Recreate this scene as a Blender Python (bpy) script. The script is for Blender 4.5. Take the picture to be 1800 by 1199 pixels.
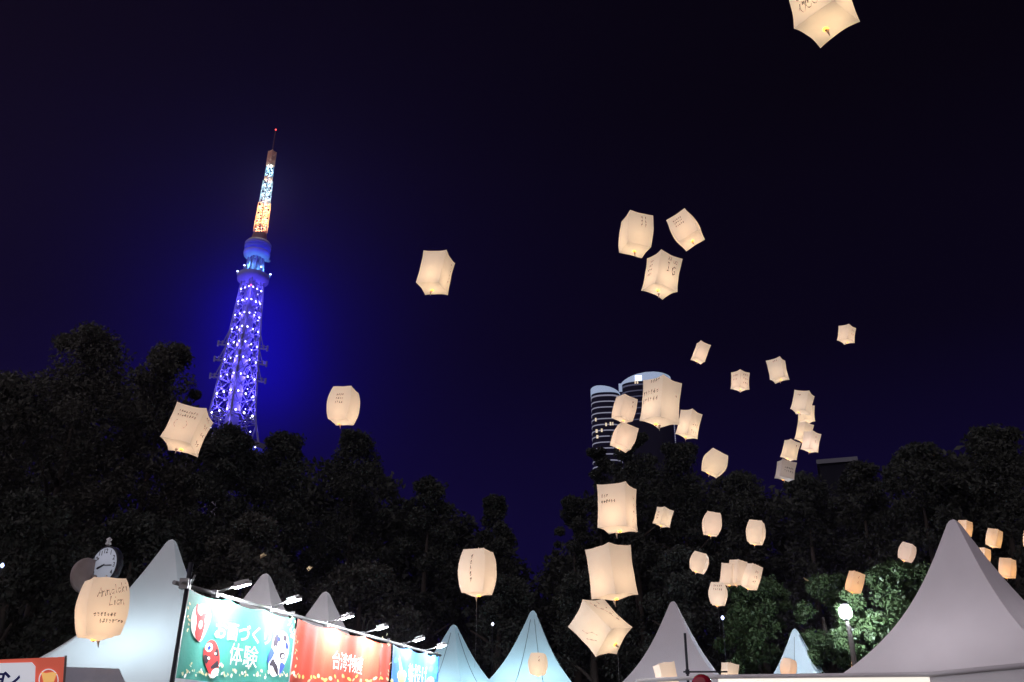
import bpy, bmesh, math, random
import numpy as np
from mathutils import Vector, Matrix

random.seed(7)
rng = np.random.default_rng(11)
S = bpy.context.scene
COL = S.collection
for o in list(bpy.data.objects):
    bpy.data.objects.remove(o, do_unlink=True)

# ------------------------------------------------------------------ camera
F = 1550.0                                  # focal length in pixels of an 1800 px wide frame
CAM = Vector((0.0, 0.0, 1.6))
_U = Vector((45.0, 3400.0, -F)).normalized()          # world up seen from the camera
_fw = Vector((0, 0, -1.0))
_H = (_fw - _U * _fw.dot(_U)).normalized()
_R = _H.cross(_U).normalized()
ROT = Matrix((_R, _H, _U))                  # camera axes -> world axes
cam_d = bpy.data.cameras.new('camera')
cam_d.sensor_width = 36.0
cam_d.lens = 36.0 * F / 1800.0
cam_d.clip_start = 0.1
cam_d.clip_end = 5000.0
cam = bpy.data.objects.new('camera', cam_d)
cam.matrix_world = Matrix.Translation(CAM) @ ROT.to_4x4()
COL.objects.link(cam)
S.camera = cam


def ray(px, py):
    return (ROT @ Vector(((px - 900.0) / F, (599.5 - py) / F, -1.0)))


def at_depth(px, py, d):
    """point seen at a pixel, at horizontal distance d from the camera"""
    r = ray(px, py)
    return CAM + r * (d / math.hypot(r.x, r.y))


def at_height(px, py, h):
    r = ray(px, py)
    return CAM + r * ((h - CAM.z) / r.z)


def proj(p):
    v = ROT.transposed() @ (Vector(p) - CAM)
    return 900.0 + F * v.x / -v.z, 599.5 - F * v.y / -v.z


# ------------------------------------------------------------------ sky, sun, exposure
W = bpy.data.worlds.new('World')
S.world = W
W.use_nodes = True
nt = W.node_tree
for n in list(nt.nodes):
    nt.nodes.remove(n)


def nd(tree, t, **kw):
    n = tree.nodes.new(t)
    for k, v in kw.items():
        if k in n.inputs:
            n.inputs[k].default_value = v
        else:
            setattr(n, k, v)
    return n


GLOW_HI, GLOW_LO = ray(458, 560).normalized(), ray(462, 665).normalized()   # tower's blue glow is painted into the sky around these directions
tc = nd(nt, 'ShaderNodeTexCoord')
sep = nd(nt, 'ShaderNodeSeparateXYZ')
nt.links.new(tc.outputs['Generated'], sep.inputs[0])
ramp = nd(nt, 'ShaderNodeValToRGB')
cr = ramp.color_ramp
cr.elements[0].position = 0.0
cr.elements[0].color = (0.0040, 0.0028, 0.040, 1)
cr.elements[1].position = 1.0
cr.elements[1].color = (0.0003, 0.0001, 0.0005, 1)
e = cr.elements.new(0.22); e.color = (0.0032, 0.0019, 0.023, 1)
e = cr.elements.new(0.40); e.color = (0.0013, 0.0006, 0.0055, 1)
e = cr.elements.new(0.62); e.color = (0.0004, 0.0001, 0.0007, 1)
nt.links.new(sep.outputs['Z'], ramp.inputs[0])


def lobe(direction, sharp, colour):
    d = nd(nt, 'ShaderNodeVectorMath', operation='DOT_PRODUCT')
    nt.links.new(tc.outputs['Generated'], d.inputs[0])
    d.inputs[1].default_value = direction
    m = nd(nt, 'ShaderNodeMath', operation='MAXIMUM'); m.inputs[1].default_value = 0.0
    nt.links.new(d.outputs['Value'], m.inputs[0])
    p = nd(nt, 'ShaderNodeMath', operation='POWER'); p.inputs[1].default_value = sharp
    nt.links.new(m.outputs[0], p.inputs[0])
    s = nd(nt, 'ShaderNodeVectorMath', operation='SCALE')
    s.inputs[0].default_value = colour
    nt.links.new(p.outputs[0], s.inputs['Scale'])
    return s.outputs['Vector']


def vadd(a, b):
    n = nd(nt, 'ShaderNodeVectorMath', operation='ADD')
    nt.links.new(a, n.inputs[0]); nt.links.new(b, n.inputs[1])
    return n.outputs['Vector']


sky_c = vadd(ramp.outputs['Color'], lobe(GLOW_LO, 20.0, (0.0002, 0.0, 0.008)))
for _d in (GLOW_HI, GLOW_LO):
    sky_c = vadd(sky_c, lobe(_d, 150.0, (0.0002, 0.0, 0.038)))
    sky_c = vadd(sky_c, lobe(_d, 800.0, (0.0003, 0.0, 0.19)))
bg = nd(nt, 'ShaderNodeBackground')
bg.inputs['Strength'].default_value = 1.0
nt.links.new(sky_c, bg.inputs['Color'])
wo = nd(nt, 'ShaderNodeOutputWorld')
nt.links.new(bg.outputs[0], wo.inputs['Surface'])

sun_d = bpy.data.lights.new('fairground_light', 'SUN')
sun_d.energy = 1.3
sun_d.angle = math.radians(130)
sun_d.color = (1.0, 0.90, 0.96)
sun = bpy.data.objects.new('fairground_light', sun_d)
_sd = Vector((0.62, 0.72, -0.38)).normalized()          # light travels this way: from the left, behind the camera
sun.rotation_euler = _sd.to_track_quat('-Z', 'Y').to_euler()
COL.objects.link(sun)

S.view_settings.view_transform = 'Standard'
S.view_settings.look = 'None'
S.view_settings.exposure = 0.0
S.view_settings.gamma = 1.0
S.view_settings.use_curve_mapping = False
S.render.engine = 'CYCLES'
S.cycles.use_denoising = True
S.cycles.sample_clamp_indirect = 2.0
S.cycles.max_bounces = 10
S.cycles.diffuse_bounces = 7
S.cycles.use_light_tree = True


# ------------------------------------------------------------------ materials
def mat(name, col, rough=0.7, bump=0.0, bscale=40.0, var=0.0, vscale=6.0, transl=0.0, tcol=None,
        metal=0.0, spec=0.3, emit=None, estr=0.0, sample=True):
    m = bpy.data.materials.new(name)
    m.use_nodes = True
    t = m.node_tree
    b = t.nodes['Principled BSDF']
    out = t.nodes['Material Output']
    b.inputs['Roughness'].default_value = rough
    b.inputs['Metallic'].default_value = metal
    b.inputs['Specular IOR Level'].default_value = spec
    c = (*col, 1)
    b.inputs['Base Color'].default_value = c
    co = t.nodes.new('ShaderNodeTexCoord')
    csock = None
    if var > 0:
        n = nd(t, 'ShaderNodeTexNoise'); n.inputs['Scale'].default_value = vscale; n.inputs['Detail'].default_value = 5
        t.links.new(co.outputs['Object'], n.inputs['Vector'])
        mx = nd(t, 'ShaderNodeMix', data_type='RGBA')
        mx.inputs[6].default_value = (*[x * (1 - var) for x in col], 1)
        mx.inputs[7].default_value = (*[min(1, x * (1 + var)) for x in col], 1)
        t.links.new(n.outputs['Fac'], mx.inputs[0])
        t.links.new(mx.outputs[2], b.inputs['Base Color'])
        csock = mx.outputs[2]
    if bump > 0:
        n2 = nd(t, 'ShaderNodeTexNoise'); n2.inputs['Scale'].default_value = bscale; n2.inputs['Detail'].default_value = 4
        t.links.new(co.outputs['Object'], n2.inputs['Vector'])
        bp = nd(t, 'ShaderNodeBump'); bp.inputs['Strength'].default_value = bump; bp.inputs['Distance'].default_value = 0.02
        t.links.new(n2.outputs['Fac'], bp.inputs['Height'])
        t.links.new(bp.outputs[0], b.inputs['Normal'])
    if transl > 0:
        tr = nd(t, 'ShaderNodeBsdfTranslucent')
        tr.inputs['Color'].default_value = (*(tcol or col), 1)
        if csock is not None and tcol is None:
            t.links.new(csock, tr.inputs['Color'])
        ms = nd(t, 'ShaderNodeMixShader'); ms.inputs[0].default_value = transl
        t.links.new(b.outputs[0], ms.inputs[1]); t.links.new(tr.outputs[0], ms.inputs[2])
        t.links.new(ms.outputs[0], out.inputs['Surface'])
    if emit:
        b.inputs['Emission Color'].default_value = (*emit, 1)
        b.inputs['Emission Strength'].default_value = estr
        if not sample:
            m.cycles.emission_sampling = 'NONE'
    return m


M = {}
M['paper'] = mat('lantern_paper', (0.93, 0.88, 0.84), 0.8, 0.22, 6, 0.06, 4, transl=0.5, tcol=(0.93, 0.85, 0.75))
for _k, _e, _s in (('paper', (1.0, 0.78, 0.58), 0.13), ('paper_orange', (1.0, 0.55, 0.20), 0.13)):
    if _k != 'paper':
        M[_k] = M['paper'].copy(); M[_k].name = 'lantern_paper_orange'
    _b = M[_k].node_tree.nodes['Principled BSDF']
    _b.inputs['Emission Color'].default_value = (*_e, 1)
    _b.inputs['Emission Strength'].default_value = _s * 2          # halved by the translucent mix: even glow added to lift the dim paper edges
    M[_k].cycles.emission_sampling = 'NONE'
M['paper_unlit'] = M['paper'].copy(); M['paper_unlit'].name = 'lantern_paper_unlit'
M['paper_unlit'].node_tree.nodes['Principled BSDF'].inputs['Emission Strength'].default_value = 0.0
M['ink'] = mat('marker_ink', (0.07, 0.05, 0.04), 0.7, transl=0.35)
M['flame'] = mat('lamp_glow', (0.9, 0.5, 0.2), 0.5, emit=(1.0, 0.40, 0.07), estr=3.2, sample=False)
M['battery'] = mat('lamp_case', (0.30, 0.22, 0.20), 0.5)
M['tail'] = mat('tied_paper_end', (0.85, 0.78, 0.70), 0.8, transl=0.4)
M['string'] = mat('thread', (0.25, 0.25, 0.28), 0.8)
M['tent'] = mat('tent_fabric', (0.72, 0.70, 0.72), 0.75, 0.5, 2.2, 0.10, 1.3, transl=0.35)
M['tent_blue'] = mat('pale_blue_tent_fabric', (0.60, 0.71, 0.77), 0.75, 0.5, 2.2, 0.10, 1.3, transl=0.35)
M['tent_grey'] = mat('weathered_tent_fabric', (0.74, 0.69, 0.735), 0.8, 0.5, 1.8, 0.13, 1.1, transl=0.30)
M['seam'] = mat('fabric_seam', (0.16, 0.20, 0.23), 0.8)
M['weld'] = mat('fabric_weld', (0.66, 0.63, 0.66), 0.8, transl=0.3)
M['white_metal'] = mat('white_metal', (0.75, 0.75, 0.76), 0.4)
M['black_metal'] = mat('black_metal', (0.02, 0.02, 0.03), 0.45)
M['grey_metal'] = mat('grey_metal', (0.30, 0.30, 0.31), 0.4, metal=0.6)
M['bulb'] = mat('bulb_glass', (0.9, 0.9, 0.9), 0.4, emit=(0.85, 0.95, 1.0), estr=6.0, sample=False)
M['leaf'] = [mat('foliage_a', (0.048, 0.051, 0.042), 0.55, var=0.5, vscale=0.8, transl=0.25),
             mat('foliage_b', (0.078, 0.074, 0.062), 0.55, var=0.5, vscale=0.9, transl=0.25),
             mat('foliage_c', (0.062, 0.100, 0.040), 0.5, var=0.45, vscale=1.1, transl=0.3)]
M['bark'] = mat('bark', (0.06, 0.048, 0.04), 0.9, 0.5, 8, 0.3, 5)
M['ground'] = mat('park_ground', (0.10, 0.09, 0.075), 0.9, 0.3, 4, 0.3, 0.6)


# ------------------------------------------------------------------ mesh helpers
class MB:
    def __init__(self):
        self.v, self.f, self.mi, self.mats = [], [], [], []
        self.smooth = []

    def slot(self, m):
        if m is None:
            return 0
        if m not in self.mats:
            self.mats.append(m)
        return self.mats.index(m)

    def add(self, verts, faces, m=None, smooth=False):
        o = len(self.v)
        self.v += [tuple(p) for p in verts]
        k = self.slot(m)
        for f in faces:
            self.f.append(tuple(i + o for i in f)); self.mi.append(k); self.smooth.append(smooth)

    def box(self, c, size, m=None, rot=None):
        hx, hy, hz = [s / 2 for s in size]
        vs = [Vector((x, y, z)) for z in (-hz, hz) for y in (-hy, hy) for x in (-hx, hx)]
        if rot is not None:
            vs = [rot @ v for v in vs]
        c = Vector(c)
        self.add([v + c for v in vs], [(0, 2, 3, 1), (4, 5, 7, 6), (0, 1, 5, 4), (2, 6, 7, 3), (0, 4, 6, 2), (1, 3, 7, 5)], m)

    def tube(self, pts, r, n=6, m=None, caps=True, smooth=True):
        pts = [Vector(p) for p in pts]
        rs = r if isinstance(r, (list, tuple)) else [r] * len(pts)
        vs, fs = [], []
        for i, p in enumerate(pts):
            d = (pts[min(i + 1, len(pts) - 1)] - pts[max(i - 1, 0)])
            d = d.normalized() if d.length > 1e-9 else Vector((0, 0, 1))
            a = d.cross(Vector((0, 0, 1)) if abs(d.z) < 0.9 else Vector((1, 0, 0))).normalized()
            b = d.cross(a)
            for k in range(n):
                t = 2 * math.pi * k / n
                vs.append(p + (a * math.cos(t) + b * math.sin(t)) * rs[i])
        for i in range(len(pts) - 1):
            for k in range(n):
                fs.append((i * n + k, i * n + (k + 1) % n, (i + 1) * n + (k + 1) % n, (i + 1) * n + k))
        self.add(vs, fs, m, smooth)
        if caps:
            o = len(self.v) - len(vs)
            k = self.slot(m)
            self.f.append(tuple(o + i for i in range(n - 1, -1, -1))); self.mi.append(k); self.smooth.append(False)
            self.f.append(tuple(o + (len(pts) - 1) * n + i for i in range(n))); self.mi.append(k); self.smooth.append(False)

    def lathe(self, prof, n=24, m=None, centre=(0, 0, 0), smooth=True):
        vs, fs = [], []
        for r, z in prof:
            for k in range(n):
                t = 2 * math.pi * k / n
                vs.append((centre[0] + r * math.cos(t), centre[1] + r * math.sin(t), centre[2] + z))
        for i in range(len(prof) - 1):
            for k in range(n):
                fs.append((i * n + k, i * n + (k + 1) % n, (i + 1) * n + (k + 1) % n, (i + 1) * n + k))
        fs.append(tuple(range(n - 1, -1, -1)))
        fs.append(tuple((len(prof) - 1) * n + i for i in range(n)))
        self.add(vs, fs, m, smooth)

    def mesh(self, name, m=None):
        me = bpy.data.meshes.new(name)
        me.from_pydata(self.v, [], self.f)
        for mm in (self.mats or [m]):
            me.materials.append(mm)
        me.polygons.foreach_set('material_index', self.mi)
        me.polygons.foreach_set('use_smooth', self.smooth)
        me.update()
        return me

    def build(self, name, m=None, parent=None, loc=None):
        return link(name, self.mesh(name, m), parent, loc)


def link(name, me, parent=None, loc=None):
    o = bpy.data.objects.new(name, me)
    COL.objects.link(o)
    if parent is not None:
        o.parent = parent
    if loc is not None:
        o.location = loc
    return o


def tag(o, label=None, cat=None, group=None, kind=None):
    if label: o['label'] = label
    if cat: o['category'] = cat
    if group: o['group'] = group
    if kind: o['kind'] = kind
    return o


def empty(name, loc, rz=0.0, label=None, cat=None, group=None):
    o = bpy.data.objects.new(name, None)
    o.empty_display_size = 0.2
    COL.objects.link(o)
    o.location = loc
    o.rotation_euler = (0, 0, rz)
    return tag(o, label, cat, group)


def point_light(name, loc, power, colour, radius=0.05, parent=None):
    d = bpy.data.lights.new(name, 'POINT')
    d.energy = power; d.color = colour; d.shadow_soft_size = radius
    o = bpy.data.objects.new(name, d)
    COL.objects.link(o)
    o.location = loc
    if parent is not None:
        o.parent = parent
    return o


_txt_cache = {}


def text_mesh(body, bold=0.0, res=3):
    """vertices (x, y) and faces of a word, centred, height about 1"""
    key = (body, bold)
    if key in _txt_cache:
        return _txt_cache[key]
    c = bpy.data.curves.new('lettering', 'FONT')
    c.body = body; c.size = 1.0; c.offset = bold; c.resolution_u = res
    c.align_x = 'CENTER'; c.align_y = 'CENTER'
    o = bpy.data.objects.new('lettering', c)
    COL.objects.link(o)
    dg = bpy.context.evaluated_depsgraph_get()
    dg.update()
    me = bpy.data.meshes.new_from_object(o.evaluated_get(dg))
    vs = [(v.co.x, v.co.y) for v in me.vertices]
    fs = [tuple(p.vertices) for p in me.polygons]
    bpy.data.objects.remove(o, do_unlink=True)
    bpy.data.curves.remove(c)
    bpy.data.meshes.remove(me)
    if vs:
        xs = [v[0] for v in vs]; ys = [v[1] for v in vs]
        cx, cy = (min(xs) + max(xs)) / 2, (min(ys) + max(ys)) / 2
        w, h = max(xs) - min(xs), max(ys) - min(ys)
        vs = [((x - cx) / h, (y - cy) / h) for x, y in vs]
    _txt_cache[key] = (vs, fs)
    return vs, fs


# ------------------------------------------------------------------ ground
g = MB()
N = 24
for i in range(N):
    for j in range(N):
        x0, x1 = [-1500 + 3000 * k / N for k in (i, i + 1)]
        y0, y1 = [-1000 + 3000 * k / N for k in (j, j + 1)]
        g.add([(x0, y0, 0), (x1, y0, 0), (x1, y1, 0), (x0, y1, 0)], [(0, 1, 2, 3)], M['ground'])
tag(g.build('ground'), 'dark trodden park ground under the tents', None, kind='structure')

# ------------------------------------------------------------------ broadcasting tower
TD = 430.0
tb = at_depth(485, 227, TD); tb.z = 0.0
t_az = math.atan2(tb.x, tb.y)
M['tower'] = mat('tower_steel', (0.20, 0.19, 0.20), 0.6)
M['tower_orange'] = mat('tower_orange_steel', (0.72, 0.34, 0.20), 0.5)
M['tower_dark'] = mat('tower_dark_steel', (0.10, 0.035, 0.03), 0.6)
M['tower_lamp'] = mat('tower_lamp_lens', (0.8, 0.8, 1.0), 0.3, emit=(0.74, 0.74, 1.0), estr=5.0, sample=False)
M['red_lamp'] = mat('red_warning_lens', (0.8, 0.1, 0.1), 0.3, emit=(1.0, 0.06, 0.05), estr=5.0, sample=False)
M['deck_glass'] = mat('deck_glass', (0.03, 0.04, 0.10), 0.3, emit=(0.04, 0.04, 0.75), estr=0.35, sample=False)
tower = empty('lattice_tower', tb, -t_az + math.radians(45 - 5),
              'tall lattice tower lit blue with bright lamp rows and a red and white mast', 'tower')
towards = Vector((-tb.x, -tb.y, 0)).normalized()


def h_of(py, r=0.0):
    lo, hi = 10.0, 420.0
    for _ in range(50):
        mid = (lo + hi) / 2
        if proj(tb + towards * r + Vector((0, 0, mid)))[1] > py: lo = mid
        else: hi = mid
    return (lo + hi) / 2


rows_px = [504, 526, 549.5, 574, 600, 627, 656.5, 686.5, 720]
H1, H7 = h_of(504, 6), h_of(656.5, 10)


def half(h):          # half side of the square body
    t = (h - H1) / (H7 - H1)
    s = 4.1 + 2.45 * t
    return s if h > 150 else s + (150 - h) ** 1.35 * 0.036


rows_h = [h_of(p, half(h_of(p)) * 1.3) for p in rows_px]
H_ring = h_of(489)
H_waist = h_of(474)
H_deck0, H_deck1 = h_of(452), h_of(433)
H_ant = h_of(409)

lat = MB()
levels = [H_ring] + rows_h + [142, 120, 95, 70, 45, 22, 0]
CORN = [(-1, -1), (1, -1), (1, 1), (-1, 1)]


def cpt(k, h, sc=1.0):
    s = half(h) * sc
    return Vector((CORN[k % 4][0] * s, CORN[k % 4][1] * s, h))


for a, b in zip(levels[:-1], levels[1:]):
    for k in range(4):
        lat.tube([cpt(k, a), cpt(k, b)], 0.55, 5, M['tower'], caps=False, smooth=False)
        lat.tube([cpt(k, a), cpt(k + 1, a)], 0.32, 4, M['tower'], caps=False, smooth=False)
        n = 2 if a > 140 else 1
        for q in range(n):
            f0, f1 = q / n, (q + 1) / n
            A0, A1 = cpt(k, a).lerp(cpt(k + 1, a), f0), cpt(k, a).lerp(cpt(k + 1, a), f1)
            B0, B1 = cpt(k, b).lerp(cpt(k + 1, b), f0), cpt(k, b).lerp(cpt(k + 1, b), f1)
            lat.tube([A0, B1], 0.22, 4, M['tower'], caps=False, smooth=False)
            lat.tube([A1, B0], 0.22, 4, M['tower'], caps=False, smooth=False)
            mid_a, mid_b = (A0 + B0) / 2, (A1 + B1) / 2
            lat.tube([mid_a, mid_b], 0.2, 4, M['tower'], caps=False, smooth=False)
tag(lat.build('lattice_frame', None, tower), kind='stuff')
sh = MB(); sh.box((0, 0, (H_ring + 20) / 2), (4.6, 4.6, H_ring - 20), M['tower']); sh.build('lift_shaft', None, tower)

# three service platforms with stub arms and aerial brackets
for hp in rows_h[4:7]:
    pl = MB(); s = half(hp)
    for k in range(4):
        a, b = cpt(k, hp, 1.06), cpt(k + 1, hp, 1.06)
        pl.tube([a, b], 0.42, 4, M['tower'], smooth=False)
        c = cpt(k, hp, 1.0)
        d = Vector((c.x, c.y, 0)).normalized()
        pl.tube([c, c + d * 4.2], 0.5, 5, M['tower'], smooth=False)
        pl.tube([c + Vector((0, 0, 1.6)), c + d * 4.0 + Vector((0, 0, 1.4))], 0.22, 4, M['tower'], smooth=False)
        pl.tube([c + d * 4.0 + Vector((0, 0, -1.0)), c + d * 4.0 + Vector((0, 0, 2.0))], 0.55, 5, M['tower'], smooth=False)
        pl.tube([c + d * 2.2 + Vector((0, 0, -0.6)), c + d * 2.2 + Vector((0, 0, 2.2))], 0.3, 5, M['tower'], smooth=False)
        # pointed gable braces above and below the platform
        mid = (a + b) / 2
        hi = mid * (1.0) + Vector((0, 0, 8.5)); hi.x *= 0.93; hi.y *= 0.93
        pl.tube([a.lerp(b, 0.2), hi], 0.3, 4, M['tower'], smooth=False)
        pl.tube([a.lerp(b, 0.8), hi], 0.3, 4, M['tower'], smooth=False)
        hi2 = c + Vector((0, 0, 8.0)); hi2.x *= 0.96; hi2.y *= 0.96
        pl.tube([c + d * 2.2, hi2], 0.3, 4, M['tower'], smooth=False)
    pl.build('service_platform', None, tower)

# flood lamps, three to a side on every row
fl = MB()
fl.box((0, 0.28, 0), (0.9, 0.5, 0.9), M['black_metal'])
fl.lathe([(0.02, 0), (0.55, 0.02), (0.42, 0.30), (0.02, 0.42)], 10, M['tower_lamp'])
# lens axis z -> turn to -y
fl.v = [(x, y, z) if i < 8 else (x, -z, y) for i, (x, y, z) in enumerate(fl.v)]
flm = fl.mesh('flood_lamp')
for r_i, hr in enumerate(rows_h):
    for k in range(4):
        for q in (0.2, 0.52, 0.84) if k % 2 else (0.16, 0.48, 0.80):
            p = cpt(k, hr, 1.08).lerp(cpt(k + 1, hr, 1.08), q)
            nrm = (cpt(k, hr) + cpt(k + 1, hr)); nrm.z = 0
            o = link('flood_lamp', flm, tower, p)
            o.rotation_euler = (0, 0, math.atan2(nrm.y, nrm.x) + math.pi / 2)
            sc_ = random.uniform(.72, .95) * (1.2 if r_i > 6 else 1.0); o.scale = (sc_, sc_, sc_)
# stair lamps inside
for i, hr in enumerate(np.linspace(H_ring - 8, rows_h[-1], 14)):
    sm = MB(); sm.lathe([(0.02, -0.28), (0.28, 0), (0.02, 0.28)], 6, M['tower_lamp'])
    sm.build('stair_lamp', None, tower, (half(hr) * 0.86, -half(hr) * (0.2 + 0.5 * (i % 2)), hr))

# ring gallery under the neck
rg = MB()
rg.lathe([(half(H_ring) * 1.0, 0), (8.0, 1.2), (8.2, 4.2), (7.2, 4.6), (6.8, 4.6)], 24, M['tower'])
rg.build('ring_gallery', None, tower, (0, 0, H_ring - 3))
for k in range(6):
    t = 2 * math.pi * k / 6 + .2
    st = MB()
    st.box((0, 0, 0.6), (0.5, 0.5, 1.4), M['tower'])
    st.lathe([(0.02, -0.5), (0.55, 0), (0.02, 0.5)], 8, M['tower_lamp'], (0, 0, 1.8))
    st.build('gallery_lamp', None, tower, (8.4 * math.cos(t), 8.4 * math.sin(t), H_ring + 1.4))
# neck
nk = MB()
for k in range(8):
    t = 2 * math.pi * k / 8
    nk.tube([(4.6 * math.cos(t), 4.6 * math.sin(t), H_ring + 1), (4.0 * math.cos(t + .25), 4.0 * math.sin(t + .25), H_deck0)], 0.42, 5, M['tower'])
    nk.tube([(4.6 * math.cos(t), 4.6 * math.sin(t), H_ring + 1), (4.2 * math.cos(t - .35), 4.2 * math.sin(t - .35), H_deck0)], 0.3, 5, M['tower'])
nk.lathe([(2.4, H_ring), (2.4, H_deck0)], 10, M['tower'])
nk.build('neck_frame', None, tower)
dish = MB(); dish.lathe([(0.3, -0.7), (1.5, -0.1), (1.6, 0.3), (0.2, 0.0)], 14, M['tower'])
dish.build('dish_aerial', None, tower, (6.4, -1.6, H_waist + 8))
# round upper deck
dk = MB()
dk.lathe([(3.6, -2.0), (5.2, -1.0), (6.6, 0.3), (6.9, 1.2), (6.9, 2.4)], 32, M['tower'])
dk.lathe([(6.75, 2.42), (6.75, 5.6)], 32, M['deck_glass'])
dk.lathe([(6.95, 5.62), (6.9, 7.6), (6.0, 8.8), (3.4, 9.6)], 32, M['tower'])
dk.build('upper_deck', None, tower, (0, 0, H_deck0))
cone = MB()
cone.lathe([(4.4, H_deck0 + 9.6), (3.6, H_deck0 + 14), (3.0, H_ant - 1)], 14, M['tower_dark'], smooth=False)
cone.build('mast_base', None, tower)
for k in range(4):
    t = math.pi / 4 + k * math.pi / 2
    ft = MB(); ft.tube([(3.6 * math.cos(t), 3.6 * math.sin(t), H_ant - 3), (2.5 * math.cos(t), 2.5 * math.sin(t), H_ant + 5)], 0.3, 5, M['tower'])
    ft.build('mast_foot', None, tower)
# mast sections
sect = [('mast_section_orange', 408, 357, 2.5, 2.2, M['tower_orange'], (1.0, 0.68, 0.42), 3800),
        ('mast_section_white', 357, 318, 1.95, 1.75, M['tower'], (0.50, 0.82, 1.0), 4400),
        ('mast_section_dark', 318, 311, 1.4, 1.4, M['tower_orange'], (0.45, 0.25, 0.8), 300),
        ('mast_section_white', 311, 292, 1.5, 1.4, M['tower'], (0.34, 0.72, 1.0), 4500),
        ('mast_section_red', 292, 267, 1.5, 1.5, M['tower_orange'], (1.0, 0.22, 0.10), 300)]
for nm, y0, y1, s0, s1, mm, lc, pw in sect:
    h0, h1 = h_of(y0), h_of(y1)
    sb = MB()
    nl = max(2, int((h1 - h0) / 2.6))
    for i in range(nl):
        za, zb = h0 + (h1 - h0) * i / nl, h0 + (h1 - h0) * (i + 1) / nl
        sa, sc = s0 + (s1 - s0) * i / nl, s0 + (s1 - s0) * (i + 1) / nl
        for k in range(4):
            a0 = Vector((CORN[k][0] * sa, CORN[k][1] * sa, za)); a1 = Vector((CORN[(k + 1) % 4][0] * sa, CORN[(k + 1) % 4][1] * sa, za))
            b0 = Vector((CORN[k][0] * sc, CORN[k][1] * sc, zb)); b1 = Vector((CORN[(k + 1) % 4][0] * sc, CORN[(k + 1) % 4][1] * sc, zb))
            sb.tube([a0, b0], 0.36, 4, mm, caps=False, smooth=False)
            sb.tube([a0, a1], 0.30, 4, mm, caps=False, smooth=False)
            sb.tube([a0, b1] if i % 2 else [a1, b0], 0.30, 4, mm, caps=False, smooth=False)
    if nm.endswith('red'):
        for k in range(10):
            z = h0 + (h1 - h0) * (k + .5) / 10
            sb.box((0, 0, z), (3.3, 3.3, 0.7), mm, Matrix.Rotation(k * .35, 3, 'Z'))
    o = sb.build(nm.rsplit('_', 1)[0], None, tower)
    n_l = max(1, int(round((h1 - h0) / 4.5)))
    for i in range(n_l):
        point_light('mast_light', (0, 0, h0 + (h1 - h0) * (i + .5) / n_l), pw, lc, 0.5, tower)
tip = MB(); tip.tube([(0, 0, h_of(267)), (0, 0, h_of(229))], [0.45, 0.16], 6, M['tower_dark']); tip.build('mast_tip', None, tower)
rl = MB(); rl.lathe([(0.02, -0.5), (0.5, 0), (0.02, 0.5)], 8, M['red_lamp']); rl.build('warning_lamp', None, tower, (0, 0, h_of(228)))
rl2 = MB(); rl2.lathe([(0.02, -0.45), (0.45, 0), (0.02, 0.45)], 8, M['red_lamp'])
rl2.build('warning_lamp', None, tower, cpt(0, h_of(500, 7), 1.1))
# main deck low down, mostly behind the trees
md = MB()
md.box((0, 0, 124), (25, 25, 3.0), M['tower']); md.box((0, 0, 127.6), (24, 24, 4.2), M['deck_glass']); md.box((0, 0, 131), (25, 25, 2.6), M['tower'])
md.build('main_deck', None, tower)
for k in range(4):
    for q in (.12, .3, .55, .72, .9):
        p = Vector((CORN[k][0] * 12.8, CORN[k][1] * 12.8, 0)).lerp(Vector((CORN[(k + 1) % 4][0] * 12.8, CORN[(k + 1) % 4][1] * 12.8, 0)), q)
        sm = MB(); sm.lathe([(0.02, -0.4), (0.4, 0), (0.02, 0.4)], 6, M['tower_lamp'])
        sm.build('deck_lamp', None, tower, (p.x, p.y, 123 + 10 * ((k * 5 + q * 10) % 3) / 2))
# blue floodlighting inside the frame
for hb in list(np.linspace(H_ring - 5, 150, 9)):
    pw = 2600 * (half(hb) / 5.0) ** 2
    for sx in (-1, 1):
        point_light('blue_floodlight', (sx * half(hb) * 0.55, -sx * half(hb) * 0.55, hb), pw * 2.4, (0.10, 0.075, 1.0), 0.5, tower)
for hb in rows_h[::2] + [H_ring - 3]:
    for k in range(4):
        c_ = cpt(k, hb, 1.0); d_ = Vector((c_.x, c_.y, 0)).normalized()
        point_light('corner_floodlight', c_ + d_ * 3.2 + Vector((0, 0, -5.5)), 1100, (0.13, 0.10, 1.0), 0.4, tower)
for y_, lc_, pw_ in ((392, (1.0, 0.68, 0.42), 7000), (370, (1.0, 0.68, 0.42), 7000), (347, (0.50, 0.82, 1.0), 7000), (329, (0.50, 0.82, 1.0), 7000), (302, (0.34, 0.72, 1.0), 3500)):
    for k in range(4):
        t = k * math.pi / 2
        point_light('mast_floodlight', (4.5 * math.cos(t), 4.5 * math.sin(t), h_of(y_)), pw_ * .25, lc_, 0.4, tower)
for k in range(4):
    t = k * math.pi / 2 + .3
    point_light('neck_floodlight', (6.0 * math.cos(t), 6.0 * math.sin(t), H_ring + 5), 5200, (0.10, 0.34, 1.0), 0.4, tower)
for k in range(4):
    t = k * math.pi / 2 + .8
    point_light('gallery_floodlight', (11 * math.cos(t), 11 * math.sin(t), H_ring - 12), 9000, (0.05, 0.03, 1.0), 0.5, tower)
for k in range(3):
    t = -math.pi / 2 - math.pi / 4 + (k - 1) * 1.0
    point_light('deck_floodlight', (12 * math.cos(t), 12 * math.sin(t), H_deck0 - 1), 3800, (0.04, 0.04, 1.0), 0.5, tower)

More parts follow.
